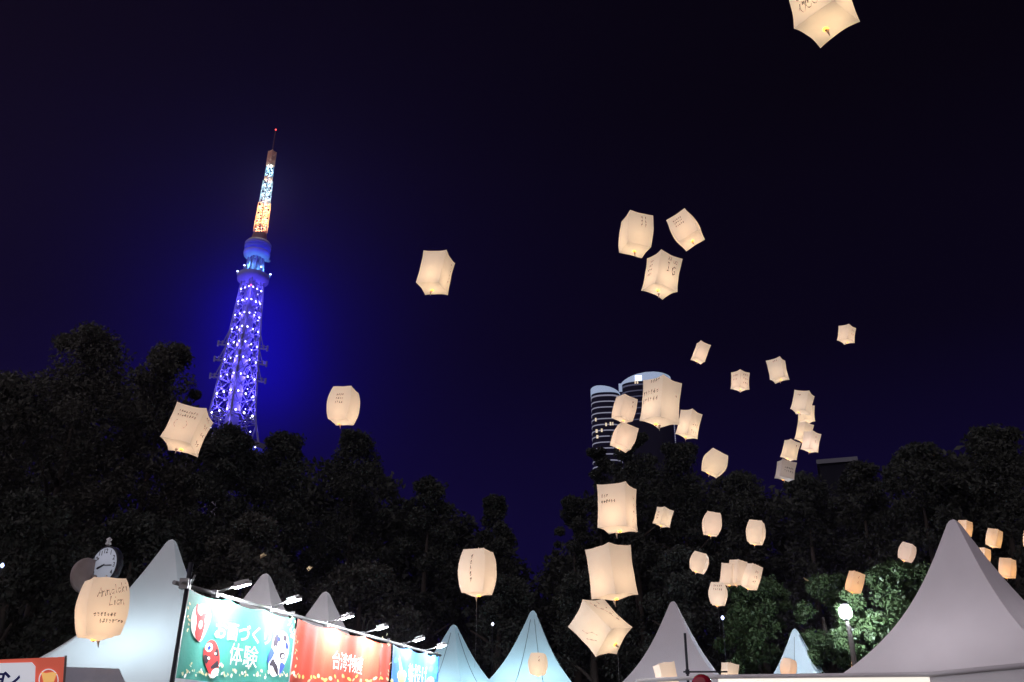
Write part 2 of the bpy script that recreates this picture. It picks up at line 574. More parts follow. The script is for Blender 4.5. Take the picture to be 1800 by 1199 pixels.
# ------------------------------------------------------------------ high rise with lit balcony bands
BD = 500.0
M['facade'] = mat('dark_glass_facade', (0.010, 0.010, 0.018), 0.7, spec=0.1)
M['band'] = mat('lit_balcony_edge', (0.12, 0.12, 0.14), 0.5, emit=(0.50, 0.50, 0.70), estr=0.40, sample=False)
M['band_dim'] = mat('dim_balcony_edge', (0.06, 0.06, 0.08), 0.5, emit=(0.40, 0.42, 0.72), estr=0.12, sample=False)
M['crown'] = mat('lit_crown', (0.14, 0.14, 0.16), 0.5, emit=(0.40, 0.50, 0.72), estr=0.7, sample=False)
M['crown_white'] = mat('lit_crown_sign', (0.8, 0.8, 0.85), 0.5, emit=(0.6, 0.72, 1.0), estr=2.6, sample=False)
M['win'] = mat('lit_window', (0.8, 0.7, 0.5), 0.5, emit=(1.0, 0.80, 0.55), estr=0.7, sample=False)
bc = at_depth(1112, 720, BD); bc.z = 0
b_az = math.atan2(bc.x, bc.y)
bld = empty('high_rise_building', bc, -b_az, 'dark round-cornered high rise with glowing white balcony bands', 'building')
def bh(py): return at_depth(1112, py, BD).z


def outline(cx, hw, hd, n=28, p=3.0):
    pts = []
    for k in range(n):
        t = 2 * math.pi * k / n
        c, s = math.cos(t), math.sin(t)
        pts.append((cx + hw * math.copysign(abs(c) ** (2 / p), c), hd * math.copysign(abs(s) ** (2 / p), s)))
    return pts


def prism(mb, pts, z0, z1, m, grow=0.0, cx=0.0):
    q = [((x - cx) * (1 + grow) + cx, y * (1 + grow)) for x, y in pts]
    n = len(q)
    z1f = z1 if callable(z1) else (lambda x: z1)
    vs = [(x, y, z0) for x, y in q] + [(x, y, z1f(x)) for x, y in q]
    mb.add(vs, [(k, (k + 1) % n, n + (k + 1) % n, n + k) for k in range(n)] + [tuple(range(n - 1, -1, -1)), tuple(range(n, 2 * n))], m)


ML = BD / F * 1.02       # metres per photo pixel there
lobes = [(-48 * ML, 26 * ML, 22 * ML, 695, 13), (26 * ML, 44 * ML, 24 * ML, 679, 7)]
for li, (cx, hw, hd, ytop, nb) in enumerate(lobes):
    pts = outline(cx, hw, hd, p=2.6)
    zt = bh(ytop)
    body = MB(); prism(body, pts, 0, zt, M['facade'], 0, cx); body.build('tower_block', None, bld)
    dz = 10.2 * ML / 0.93
    for k in range(nb):
        z = zt - 2.5 - k * dz
        b = MB(); prism(b, pts, z, z + (0.62 if k else 0.9), M['band'] if li == 0 else M['band_dim'], 0.03 - 0.004 * (k % 3), cx)
        b.build('balcony_band', None, bld)
    def crown_top(x, zt=zt, cx=cx, hw=hw, li=li):
        t = (x - cx) / hw                                # -1 .. 1 across the lobe
        if li == 0:
            return zt + 0.3 + 4.2 * max(0.0, 1 - ((t + 0.6) / 1.7) ** 2) * (1 if t > -.6 else 1 - 0.5 * (t + .6) ** 2)
        return zt + 0.3 + 5.4 * max(0.0, 1 - ((t - 0.25) / 1.35) ** 2)
    c = MB(); prism(c, pts, zt + 0.02, crown_top, M['crown'], 0.035, cx); c.build('crown_panel', None, bld)
cw = MB(); cw.box((0, 0, 0), (12.0 * ML, 0.6, 3.0), M['crown_white'])
cw.build('crown_sign', None, bld, (13 * ML, -25.6 * ML, bh(674)))
for x_, y_ in ((1119, 681), (1123, 681), (1047, 763), (1056, 762), (1046, 743), (1064, 752), (1072, 751), (1076, 751), (1048, 773)):
    w = MB(); w.box((0, 0, 0), (random.uniform(1.6, 3.6) * ML, 0.5, 1.9), M['win'])
    w.build('lit_window', None, bld, ((x_ - 1112) * ML, (-25.6 if x_ > 1090 else -23.2) * ML, bh(y_)))
cl = MB(); cl.box((0, 0, 0), (6 * ML, 0.8, 5.0), M['crown']); cl.build('core_panel', None, bld, (-20 * ML, -18 * ML, bh(687)))
ed = MB()
for k in range(16):
    ed.box((72 * ML - k * 0.0, -12 * ML, bh(742 + k * 3.2)), (0.5, 0.5, 0.5 + 0.9 * random.random()), M['band'])
tag(ed.build('edge_light_strip', None, bld), kind='stuff')

# a lower building whose pale roof edge shows over the trees at the right
M['concrete'] = mat('pale_concrete', (0.16, 0.16, 0.19), 0.8, 0.2, 2, 0.1, 0.5)
p0, p1 = at_depth(1438, 801, 62), at_depth(1502, 795, 62)
lb = empty('flat_roofed_building', Vector(((p0.x + p1.x) / 2, (p0.y + p1.y) / 2, 0)), -math.atan2(p0.x, p0.y), 'flat roofed building whose pale roof edge shows over the trees', 'building')
wbm = MB(); wbm.box((0, 3, p0.z / 2 - 0.2), (2.4, 4, p0.z - 0.4), M['facade']); wbm.build('wall', None, lb)
rfm = MB(); rfm.box((0, 3, p0.z - 0.2), (2.7, 4.4, 0.3), M['concrete']); rfm.build('roof_slab', None, lb)


# ------------------------------------------------------------------ trees
def leaf_mesh(name, centres, radii, per, size, m, squash=0.8):
    """many small leaf faces spread through clumps"""
    n_c = len(centres)
    C = np.repeat(np.array(centres), per, axis=0)
    R = np.repeat(np.array(radii), per)[:, None]
    n = len(C)
    d = rng.normal(size=(n, 3)); d /= np.linalg.norm(d, axis=1)[:, None]
    rad = rng.uniform(0.25, 1.0, size=(n, 1)) ** 0.6 * rng.uniform(0.85, 1.2, size=(n, 1))
    P = C + d * rad * R * np.array([1, 1, squash])
    a = rng.normal(size=(n, 3)); a += d * 0.3; a /= np.linalg.norm(a, axis=1)[:, None]
    b = np.cross(a, rng.normal(size=(n, 3))); b /= np.linalg.norm(b, axis=1)[:, None]
    s = size * rng.uniform(0.55, 1.3, size=(n, 1))
    quad = np.stack([P + a * s, P + b * s * 0.45, P - a * s, P - b * s * 0.45], axis=1).reshape(-1, 3)
    me = bpy.data.meshes.new(name)
    me.vertices.add(4 * n); me.loops.add(4 * n); me.polygons.add(n)
    me.vertices.foreach_set('co', quad.ravel().astype(np.float32))
    me.loops.foreach_set('vertex_index', np.arange(4 * n, dtype=np.int32))
    me.polygons.foreach_set('loop_start', np.arange(0, 4 * n, 4, dtype=np.int32))
    me.polygons.foreach_set('loop_total', np.full(n, 4, dtype=np.int32))
    me.materials.append(m)
    me.update(calc_edges=True)
    return me


def tree(px, ytop, hwpx, D, label, leaf=0, per=330, size=0.10, bottom=1.6, nclump=None, name='broadleaf_tree'):
    top = at_depth(px, ytop, D)
    base = Vector((top.x, top.y, 0))
    Hh = top.z
    hw = hwpx / F * D * 1.06
    root = empty(name, base, random.uniform(0, 6.28), label, 'tree', 'trees around the fairground')
    zc0 = bottom
    n = nclump or int(16 + (Hh - zc0) * hw * 1.75)
    cs, rs = [], []

    def envelope(t):                                     # half width of the crown, t = 0 at its foot, 1 at its top
        return hw * (1.34 - 0.42 * t) * math.sqrt(max(0.0, 1 - t ** 4.2)) * (0.75 + 0.25 * min(1, t * 4))
    for i in range(n):
        t = ((i + random.random()) / n) ** 0.9
        z = zc0 + (Hh - zc0) * t
        r = hw * random.uniform(0.20, 0.36)
        ang = random.uniform(0, 6.283)
        rr = max(0.0, envelope(t) - r * 0.6) * math.sqrt(random.uniform(0.05, 1.0))
        z = min(z, Hh - r * 0.8)
        cs.append((rr * math.cos(ang), rr * math.sin(ang) * 0.8, z)); rs.append(r)
    for i in range(14):                                  # smaller clumps that break the outline
        t = random.uniform(0.35, 0.97); ang = random.uniform(0, 6.283)
        e_ = envelope(t) * random.uniform(.70, .88)
        cs.append((e_ * math.cos(ang), e_ * math.sin(ang), min(zc0 + (Hh - zc0) * t, Hh - hw * .2))); rs.append(hw * random.uniform(.09, .2))
    for i in range(5):
        cs.append((random.uniform(-.4, .4) * hw, random.uniform(-.3, .3) * hw, Hh - hw * random.uniform(.15, .32))); rs.append(hw * random.uniform(.13, .22))
    link('crown', leaf_mesh('crown', cs, rs, per, size, M['leaf'][leaf]), root)
    tk = MB()
    pts = [(0, 0, -0.1), (0.1, 0.05, Hh * .25), (-0.05, 0.1, Hh * .5), (0.05, 0, Hh * .8)]
    tk.tube(pts, [0.30, 0.24, 0.17, 0.05], 8, M['bark'])
    for k in range(6):
        z = Hh * random.uniform(.25, .65); a = random.uniform(0, 6.283); l = hw * random.uniform(.5, .85)
        tk.tube([(0, 0, z), (l * .5 * math.cos(a), l * .5 * math.sin(a), z + l * .45), (l * math.cos(a), l * math.sin(a), z + l * .75)], [0.11, 0.07, 0.03], 5, M['bark'])
    tk.build('trunk', None, root)
    return root


tree(10, 655, 125, 38, 'dark leafy tree at the far left, behind the clock', 1)
tree(165, 577, 120, 41, 'tallest dark tree, above the clock left of the blue tower', 1)
tree(305, 605, 88, 43, 'dark tree just left of the blue tower, behind the white tent', 1)
tree(408, 746, 78, 40, 'dark tree standing in front of the foot of the blue tower', 0)
tree(500, 760, 78, 42, 'dark tree just right of the foot of the blue tower', 0)
tree(630, 757, 82, 45, 'dark round tree behind the red banner', 0)
tree(755, 838, 62, 44, 'dark tree behind the blue banner, right of the round one', 0)
tree(868, 870, 48, 46, 'dark tree at the left side of the open gap of sky', 0)
tree(1008, 872, 48, 46, 'dark slim tree at the right side of the open gap of sky', 0)
tree(1108, 758, 66, 44, 'dark tree standing in front of the high rise', 0)
tree(1052, 790, 42, 47, 'dark narrow tree hiding the lower left of the high rise', 0)
tree(1195, 778, 62, 46, 'dark tree right of the high rise', 0)
tree(1300, 828, 72, 44, 'dark lower tree between the high rise and the flat roof', 0)
tree(1410, 832, 72, 42, 'dark tree beneath the column of drifting lanterns', 0)
tree(1505, 812, 66, 41, 'dark tree in front of the flat roofed building', 0)
tree(1605, 782, 85, 38, 'dark broad tree left of the apex of the big grey tent', 0)
tree(1735, 748, 95, 38, 'dark tree behind the big grey tent at the right edge', 0)
# lower trees and shrubs nearer the stalls
tree(1330, 1012, 80, 33, 'green lamplit tree behind the purple tent', 2, 300, 0.085, 0.6)
tree(1440, 1010, 70, 31, 'green lamplit tree left of the street lamp', 2, 300, 0.085, 0.6)
tree(1575, 985, 82, 29, 'green lamplit tree right of the street lamp, behind the big tent', 2, 330, 0.085, 0.6)
tree(1492, 1030, 42, 28.5, 'green lamplit young tree right behind the street lamp', 2, 360, 0.085, 0.6)
tree(60, 860, 110, 30, 'dark low tree at the left edge behind the clock', 0, 300, 0.095, 0.6)
tree(640, 985, 105, 36, 'dark low tree above the blue banner', 1, 300, 0.095, 0.6)
tree(450, 905, 95, 34, 'dark low tree behind the green banner', 1, 300, 0.095, 0.6)
tree(880, 1010, 80, 38, 'dark low tree behind the two pale blue tents', 0, 300, 0.095, 0.6)
tree(1040, 1000, 90, 38, 'dark low tree behind the tilted lantern', 0, 300, 0.095, 0.6)
tree(1200, 960, 85, 36, 'dark low tree behind the purple tent apex', 0, 300, 0.095, 0.6)
tree(250, 900, 100, 33, 'dark low tree behind the white tent', 0, 300, 0.095, 0.6)
# a far-off wood closing the view at the bottom
SKYLINE = [(-200, 700), (0, 695), (100, 650), (170, 622), (300, 650), (380, 745), (470, 782), (560, 805), (640, 795), (700, 838), (760, 868), (830, 905), (880, 912),
           (920, 985), (950, 1008), (980, 968), (1010, 900), (1040, 840), (1110, 812), (1200, 825), (1300, 845), (1400, 850), (1500, 826), (1600, 800), (1700, 770), (1800, 745), (2000, 720)]
fc, fr = [], []
for k in range(1500):
    x = random.uniform(-200, 2000)
    y0 = float(np.interp(x, [q[0] for q in SKYLINE], [q[1] for q in SKYLINE]))
    y = y0 + (1230 - y0) * random.random() ** 1.15
    r = random.uniform(0.7, 1.6)
    p = at_depth(x, y, random.uniform(50, 57))
    fc.append((p.x, p.y, max(0.6, p.z - r))); fr.append(r)
wood = link('far_wood', leaf_mesh('far_wood', fc, fr, 120, 0.22, M['leaf'][0]))
tag(wood, 'dark far-off wood closing the view behind the trees', None, kind='stuff')


# ------------------------------------------------------------------ pagoda tents
def tent_profile(s):
    return 0.026 + 0.974 * (0.58 * s + 0.42 * s ** 3.5)


def tent(px, py, D, phi, label, fabric, Wd=1.95, eave=2.3, seams=0, light=None, power=0.0, name='pagoda_tent', rope=True):
    apex = at_depth(px, py, D)
    base = Vector((apex.x, apex.y, 0))
    az = math.atan2(base.x, base.y)
    # local corner directions: near corner turned phi to the right of the camera
    root = empty(name, base, -az + math.radians(phi), label, 'tent', 'pagoda tents of the fair')
    Hr = apex.z - eave
    nrow, ncol = 30, 28
    ang0 = -math.pi / 2
    R = Wd * math.sqrt(2)

    def P(k, s, c):
        w = tent_profile(s) * R
        a, b = ang0 + k * math.pi / 2, ang0 + (k + 1) * math.pi / 2
        A = Vector((math.cos(a), math.sin(a))) * w; B = Vector((math.cos(b), math.sin(b))) * w
        p = A.lerp(B, c)
        bul = (1 - 0.05 * math.sin(math.pi * c) * s) * (1 + 0.010 * math.sin(c * 27 + k * 2.1 + s * 3) * math.sin(math.pi * c) * s ** 2 + 0.016 * math.sin(c * 13 + k) * math.sin(math.pi * c) * (1 - s) ** 4)
        cap = 1.0
        if s < 0.03:                                     # rounded tip
            cap = math.sqrt(max(0.0, 1 - (1 - s / 0.03) ** 2))
        return Vector((p.x * bul * cap, p.y * bul * cap, eave + Hr * (1 - s)))
    ss = [0, 0.006, 0.014, 0.03] + [0.03 + 0.97 * (i / nrow) for i in range(1, nrow + 1)]
    for k in range(4):
        mb = MB(); vs, fs = [], []
        for s in ss:
            for c in range(ncol + 1):
                vs.append(P(k, s, c / ncol))
        for i in range(len(ss) - 1):
            for c in range(ncol):
                a = i * (ncol + 1) + c
                fs.append((a, a + 1, a + ncol + 2, a + ncol + 1))
        mb.add(vs, [f[::-1] for f in fs], fabric, True)
        mb.build('roof_panel', None, root)
        # valance under each eave, with a shallow scalloped hem
        vm = MB(); vs, fs = [], []
        nv = 24
        for c in range(nv + 1):
            p = P(k, 1.0, c / nv) * 1.0
            out = Vector((p.x, p.y, 0)).normalized() * 0.012
            vs.append(p + out + Vector((0, 0, -0.004)))
            vs.append(p + out + Vector((0, 0, -0.30 - 0.03 * abs(math.sin(c * math.pi / 4)))))
        for c in range(nv):
            fs.append((2 * c, 2 * c + 1, 2 * c + 3, 2 * c + 2))
        vm.add(vs, fs, fabric, True)
        vm.build('valance', None, root)
        # corner leg
        cpos = P(k, 1.0, 0.0)
        lg = MB(); lg.box((cpos.x * .97, cpos.y * .97, (eave - 0.05) / 2), (0.07, 0.07, eave - 0.05), M['white_metal']); lg.build('leg', None, root)
        for q in range(seams):
            c = (q + 1) / (seams + 1)
            sm = MB()
            pts = [P(k, s, c) for s in np.linspace(0.10, 1, 18)]
            sm.tube([p + Vector((p.x, p.y, 0.2)).normalized() * 0.006 for p in pts], 0.009 if fabric == M['tent_blue'] else 0.004, 4, M['seam'] if fabric == M['tent_blue'] else M['weld'], caps=False)
            sm.build('seam', None, root)
    if power > 0:  # unseen bulb and lamp added inside; in grey tents only to brighten the roof
        b = MB(); b.lathe([(0.02, -0.09), (0.07, -0.04), (0.07, 0.03), (0.03, 0.08)], 10, M['bulb']); b.build('bulb', None, root, (0, 0, eave + 0.1))
        point_light('tent_light', (0, 0, eave - 0.15), power, light, 0.12, root)
    return root


COOL = (0.55, 0.88, 1.0)
tent(303, 948, 16.0, 23, 'large white tent with pale blue inner glow beside the clock', M['tent'], Wd=1.62, light=(.66, .90, 1.0), power=240)
tent(468, 1008, 20.0, 20, 'white tent apex rising above the green banner', M['tent'], light=(0.95, 0.95, 1), power=430)
tent(573, 1040, 22.5, 15, 'white tent apex rising above the red banner', M['tent'], light=(0.95, 0.95, 1), power=430)
tent(798, 1098, 29.0, 12, 'smaller pale blue tent right beside the blue banner', M['tent_blue'], seams=1, light=COOL, power=380)
tent(937, 1073, 25.5, 40, 'pale blue seamed tent with a small lantern in front of it', M['tent_blue'], seams=2, light=COOL, power=420)
tent(1183, 1057, 24.0, 36, 'dim purplish tent behind the black cross-barred stand', M['tent_grey'], light=(.8, .88, 1.0), power=36)
tent(1397, 1105, 30.0, 30, 'smallest pale blue tent with an orange lantern before it', M['tent_blue'], Wd=1.8, seams=1, light=COOL, power=110)
tent(1675, 913, 14.9, 25, 'biggest tent, mauve grey, filling the lower right corner', M['tent_grey'], Wd=1.72, light=(1.0, 0.93, 0.98), power=52)

# ------------------------------------------------------------------ booth banners
bars_px = [(330, 1029), (522, 1083), (689, 1128), (774, 1142)]
BH = 3.0
bp = [at_height(x, y, BH) for x, y in bars_px]
# one straight front: fit a line through the first and the third point
bdir = Vector((bp[2].x - bp[0].x, bp[2].y - bp[0].y, 0)).normalized()
bnrm = Vector((bdir.y, -bdir.x, 0))                      # towards the visitors
if bnrm.dot(CAM - bp[0]) < 0: bnrm = -bnrm
B0 = Vector((bp[0].x, bp[0].y, 0))


def plane_uv(px, py):
    r = ray(px, py)
    t = (B0 - CAM).dot(bnrm) / r.dot(bnrm)
    p = CAM + r * t
    return (p - B0).dot(bdir), p.z


def wave(u, z, ph, amp):
    k = max(0.0, min(1.0, (BH - z) / 0.25))
    return amp * (0.35 + 0.65 * k) * (math.sin(u * 9.0 + ph) * .6 + math.sin(u * 21.0 + ph * 2.3 + (BH - z) * 1.2) * .3 + math.sin(u * 4.1 - ph + (BH - z) * 2.2) * .5)


def bworld(u, z, off):
    return B0 + bdir * u + Vector((0, 0, z)) + bnrm * off


def cloth(mb, u0, u1, ztop, zbot, ph, amp, m):
    nu, nz = 90, 40
    vs, fs = [], []
    for j in range(nz + 1):
        for i in range(nu + 1):
            u = u0 + (u1 - u0) * i / nu
            sag = 0.035 * abs(math.sin(math.pi * 3 * i / nu))
            z = ztop - sag + (zbot - ztop + sag) * j / nz
            vs.append(bworld(u, z, wave(u, z, ph, amp)))
    for j in range(nz):
        for i in range(nu):
            a = j * (nu + 1) + i
            fs.append((a, a + nu + 1, a + nu + 2, a + 1))
    mb.add(vs, fs, m, True)


def print_shape(name, pts_px, m, layer, ph, amp, parent):
    """a flat printed patch that follows the cloth"""
    uv = [plane_uv(x, y) for x, y in pts_px]
    bm = bmesh.new()
    f = bm.faces.new([bm.verts.new((u, 0, z)) for u, z in uv])
    bmesh.ops.triangulate(bm, faces=[f])
    for _ in range(4):
        lg = [e for e in bm.edges if e.calc_length() > 0.05]
        if not lg: break
        bmesh.ops.subdivide_edges(bm, edges=lg, cuts=1, use_grid_fill=False)
        bmesh.ops.triangulate(bm, faces=bm.faces[:])
    for v in bm.verts:
        u, z = v.co.x, v.co.z
        v.co = bworld(u, z, wave(u, z, ph, amp) + 0.004 + 0.002 * layer)
    me = bpy.data.meshes.new(name)
    bm.to_mesh(me); bm.free()
    me.materials.append(m)
    return link(name, me, parent)


def smooth_outline(pts, it=2):
    for _ in range(it):
        q = []
        for (ax, ay), (bx, by) in zip(pts, pts[1:] + pts[:1]):
            q += [(ax * .78 + bx * .22, ay * .78 + by * .22), (ax * .22 + bx * .78, ay * .22 + by * .78)]
        pts = q
    return pts


def ell(cx, cy, rx, ry, rot=0, n=20):
    c, s = math.cos(math.radians(rot)), math.sin(math.radians(rot))
    return [(cx + rx * math.cos(t) * c - ry * math.sin(t) * s, cy + rx * math.cos(t) * s + ry * math.sin(t) * c) for t in [2 * math.pi * k / n for k in range(n)]]


def banner_text(body, pl, pr, hpx, m, ph, amp, parent, bold=0.015, layer=1):
    """lettering between two pixels of the cloth, hpx tall at its left end"""
    ul, zl = plane_uv(*pl); ur, zr = plane_uv(*pr)
    zt = plane_uv(pl[0], pl[1] - hpx / 2)[1] - plane_uv(pl[0], pl[1] + hpx / 2)[1]
    vs, fs = text_mesh(body, bold)
    if not vs: return
    wx = max(v[0] for v in vs) - min(v[0] for v in vs)
    n = len(body)
    for c in range(n):                                   # every character is a part of its own
        sub = [f for f in fs if min(n - 1, int((sum(vs[i][0] for i in f) / len(f) / wx + 0.5) * n)) == c]
        ids = sorted({i for f in sub for i in f})
        re_ = {q: k for k, q in enumerate(ids)}
        bm = bmesh.new()
        bv = []
        for q in ids:
            t = vs[q][0] / wx + 0.5
            bv.append(bm.verts.new((ul + (ur - ul) * t, 0, zl + (zr - zl) * t + vs[q][1] * zt)))
        for f in sub:
            try: bm.faces.new([bv[re_[q]] for q in f])
            except ValueError: pass
        for _ in range(3):
            lg = [e for e in bm.edges if e.calc_length() > 0.03]
            if not lg: break
            bmesh.ops.subdivide_edges(bm, edges=lg, cuts=1)
            bmesh.ops.triangulate(bm, faces=bm.faces[:])
        for v in bm.verts:
            u, z = v.co.x, v.co.z
            v.co = bworld(u, z, wave(u, z, ph, amp) + 0.010 + 0.002 * layer)
        me = bpy.data.meshes.new('character')
        bm.to_mesh(me); bm.free()
        me.materials.append(m)
        link('character', me, parent)


def cmat(n, c): return mat(n, c, 0.55, 0.15, 25, 0.04, 5, transl=0.12, spec=0.4)


M['green_cloth'] = cmat('green_banner_cloth', (0.045, 0.27, 0.22))
M['red_cloth'] = cmat('red_banner_cloth', (0.58, 0.062, 0.036))
M['blue_cloth'] = cmat('blue_banner_cloth', (0.03, 0.15, 0.55))
M['p_white'] = cmat('white_print', (0.82, 0.82, 0.80))
M['p_red'] = cmat('red_print', (0.55, 0.04, 0.04))
M['p_black'] = cmat('black_print', (0.03, 0.02, 0.03))
M['p_blue'] = cmat('blue_print', (0.04, 0.08, 0.62))
M['p_cream'] = cmat('cream_print', (0.62, 0.56, 0.33))
M['p_yellow'] = cmat('yellow_print', (0.72, 0.62, 0.16))
M['p_lime'] = cmat('lime_print', (0.38, 0.58, 0.12))
M['p_pink'] = cmat('pink_print', (0.72, 0.16, 0.38))
M['p_dkblue'] = cmat('deep_blue_print', (0.01, 0.03, 0.38))
M['p_sky'] = cmat('sky_blue_print', (0.06, 0.36, 0.72))

u_edges = [plane_uv(x, y)[0] for x, y in bars_px]
zb1 = plane_uv(318, 1193)[1]
ZB = 1.7
AMPS = (0.010, 0.026, 0.014)
PHS = (0.4, 1.9, 3.3)
specs = [('green_banner', 'teal green banner with three painted opera masks and white lettering', M['green_cloth']),
         ('red_banner', 'pleated red banner with white lettering between the green and the blue banner', M['red_cloth']),
         ('blue_banner', 'bright blue banner with a pink ring, last of the three banners', M['blue_cloth'])]
ban = []
for i, (nm, lb_, m_) in enumerate(specs):
    u0, u1 = u_edges[i], u_edges[i + 1]
    r = empty(nm, (0, 0, 0), 0, lb_, 'banner', 'banners along the booth fronts')
    cl = MB(); cloth(cl, u0 + 0.03, u1 - 0.03, BH - 0.03, zb1 if i == 0 else ZB, PHS[i], AMPS[i], m_)
    cl.build('cloth', None, r)
    ban.append(r)

g_, ph, am = ban[0], PHS[0], AMPS[0]
banner_text('お面づくり', (377, 1106), (474, 1120), 33, M['p_white'], ph, am, g_, 0.016)
banner_text('体験', (402, 1148), (450, 1156), 40, M['p_white'], ph, am, g_, 0.0)
# mask 1: white and red
mk = lambda n, pts, m_, l: print_shape(n, smooth_outline(pts) if n == 'mask_print' and len(pts) != 20 else pts, m_, l, ph, am, g_)
mk('mask_print', [(343, 1064), (358, 1060), (369, 1072), (371, 1088), (362, 1112), (352, 1129), (344, 1128), (335, 1112), (333, 1095), (336, 1076)], M['p_white'], 1)
mk('mask_print', [(343, 1064), (347, 1060), (345, 1075), (351, 1084), (356, 1077), (367, 1078), (370, 1087), (361, 1092), (357, 1107), (350, 1128), (343, 1126), (339, 1112), (345, 1100), (347, 1090), (341, 1079)], M['p_red'], 2)
mk('mask_print', ell(363.5, 1088, 5, 10, 12), M['p_white'], 3)
mk('mask_print', ell(350, 1098, 3.4, 8, 8), M['p_white'], 3)
mk('mask_print', ell(349, 1099, 2, 1.2, -15, 8), M['p_dkblue'], 4)
# mask 2: red, black and white
mk('mask_print', [(367, 1125), (376, 1125), (384, 1140), (386, 1158), (384, 1176), (376, 1188), (369, 1190), (362, 1172), (357, 1155), (358, 1140)], M['p_red'], 1)
mk('mask_print', ell(367, 1138, 6, 8, 10), M['p_white'], 2)
mk('mask_print', ell(367, 1139, 2.6, 4, 20, 10), M['p_dkblue'], 3)
mk('mask_print', [(358, 1150), (368, 1154), (366, 1162), (362, 1168), (359, 1162)], M['p_black'], 2)
mk('mask_print', [(374, 1151), (381, 1137), (384, 1153), (378, 1154)], M['p_black'], 2)
mk('mask_print', ell(366, 1157, 2.2, 2.8, 0, 10), M['p_white'], 3)
mk('mask_print', ell(377.5, 1149, 2, 2.6, 0, 10), M['p_white'], 3)
mk('mask_print', [(369, 1172), (378, 1164), (382, 1160), (384, 1172), (376, 1175), (370, 1176)], M['p_black'], 2)
mk('mask_print', [(370, 1180), (378, 1174), (385, 1176), (382, 1186), (374, 1193), (369, 1191)], M['p_white'], 3)
# mask 3: blue, black and white
mk('mask_print', [(484, 1112), (494, 1108), (503, 1114), (507, 1130), (506, 1150), (498, 1170), (489, 1188), (476, 1190), (469, 1172), (476, 1150), (477, 1128)], M['p_white'], 1)
mk('mask_print', [(481, 1119), (488, 1112), (490, 1122), (487, 1136), (483, 1144), (478, 1136)], M['p_black'], 2)
mk('mask_print', [(497, 1114), (503, 1120), (501, 1128), (496, 1126)], M['p_black'], 2)
mk('mask_print', [(501, 1127), (504, 1132), (506, 1140), (501, 1142), (499, 1135)], M['p_dkblue'], 2)
mk('mask_print', ell(490, 1124, 2.5, 5, 0, 12), M['p_dkblue'], 3)
mk('mask_print', [(475, 1136), (482, 1147), (478, 1155), (468, 1168), (470, 1154)], M['p_blue'], 2)
mk('mask_print', [(491, 1162), (500, 1169), (494, 1180), (489, 1188)], M['p_blue'], 2)
mk('mask_print', [(470, 1171), (479, 1156), (483, 1164), (488, 1172), (488, 1190), (483, 1180), (478, 1170)], M['p_black'], 2)
mk('mask_print', ell(495, 1153, 4.6, 7, -10, 12), M['p_black'], 2)
mk('mask_print', ell(495.5, 1154, 2.4, 3.4, 0, 10), M['p_white'], 3)
mk('mask_print', ell(483, 1139, 2.2, 4.2, 0, 10), M['p_white'], 3)
# flowers and leaves along the hem and edges
for k in range(34):
    x = 321 + 196 * k / 33 + random.uniform(-2, 2)
    y = 1188 - random.uniform(0, 9) - (12 if k % 9 == 2 else 0)
    for q in range(3):
        x2, y2 = x + random.uniform(-3, 3), y + random.uniform(-3, 3)
        rx = random.uniform(.8, 1.8)
        mk('flower_print', ell(x2, y2, rx, rx * random.uniform(1.4, 2.6), random.uniform(-40, 40), 7), M['p_cream'] if q < 2 else M['p_white'], 1 + q * .3)
for k in range(16):
    x, y = random.uniform(506, 519), random.uniform(1085, 1130)
    mk('flower_print', ell(x, y, 1.3, 3, random.uniform(-60, 60), 7), M['p_cream'], 1)
for k in range(8):
    x, y = random.uniform(327, 332), random.uniform(1060, 1110)
    mk('flower_print', ell(x, y, 1.2, 2.8, random.uniform(-50, 50), 7), M['p_cream'], 1)

g_, ph, am = ban[1], PHS[1], AMPS[1]
banner_text('台湾物産', (581, 1159), (638, 1171), 34, M['p_white'], ph, am, g_, 0.0, layer=3)
for k in range(26):
    x = 520 + 165 * k / 25 + random.uniform(-2, 2)
    print_shape('flower_print', ell(x, 1194 + random.uniform(-6, 4), 2.0, 4.0, random.uniform(-60, 60), 8), M['p_yellow'] if k % 3 else M['p_cream'], 1, ph, am, g_)
for k in range(20):
    s_ = k % 2
    x, y = (random.uniform(519, 524) if s_ else random.uniform(664, 686)), random.uniform(1110, 1190)
    print_shape('flower_print', ell(x, y, 0.9, 3.0, random.uniform(-40, 40), 6), M['p_cream'], 1, ph, am, g_)
g_, ph, am = ban[2], PHS[2], AMPS[2]
banner_text('輪投げ', (717, 1183), (749, 1188), 36, M['p_white'], ph, am, g_, 0.0)
print_shape('bottle_print', [(700, 1158), (702, 1152), (704, 1160), (707, 1178), (712, 1184), (712, 1196), (706, 1204), (700, 1196), (700, 1184), (703, 1178)], M['p_lime'], 1, ph, am, g_)
print_shape('ball_print', ell(705.5, 1187, 8, 9), M['p_yellow'], 2, ph, am, g_)
ring = ell(755, 1198, 6, 9, 25, 16)
print_shape('ring_print', ring + [(ring[0][0] - .01, ring[0][1])] + list(reversed(ell(755, 1198, 3.2, 5.6, 25, 16))) , M['p_pink'], 2, ph, am, g_)
for x, y, rx, ry in ((695, 1160, 3, 6), (760, 1160, 5, 9), (766, 1178, 3, 7), (757, 1176, 4, 6)):
    print_shape('splash_print', ell(x, y, rx, ry, 20, 10), M['p_sky'], 1, ph, am, g_)

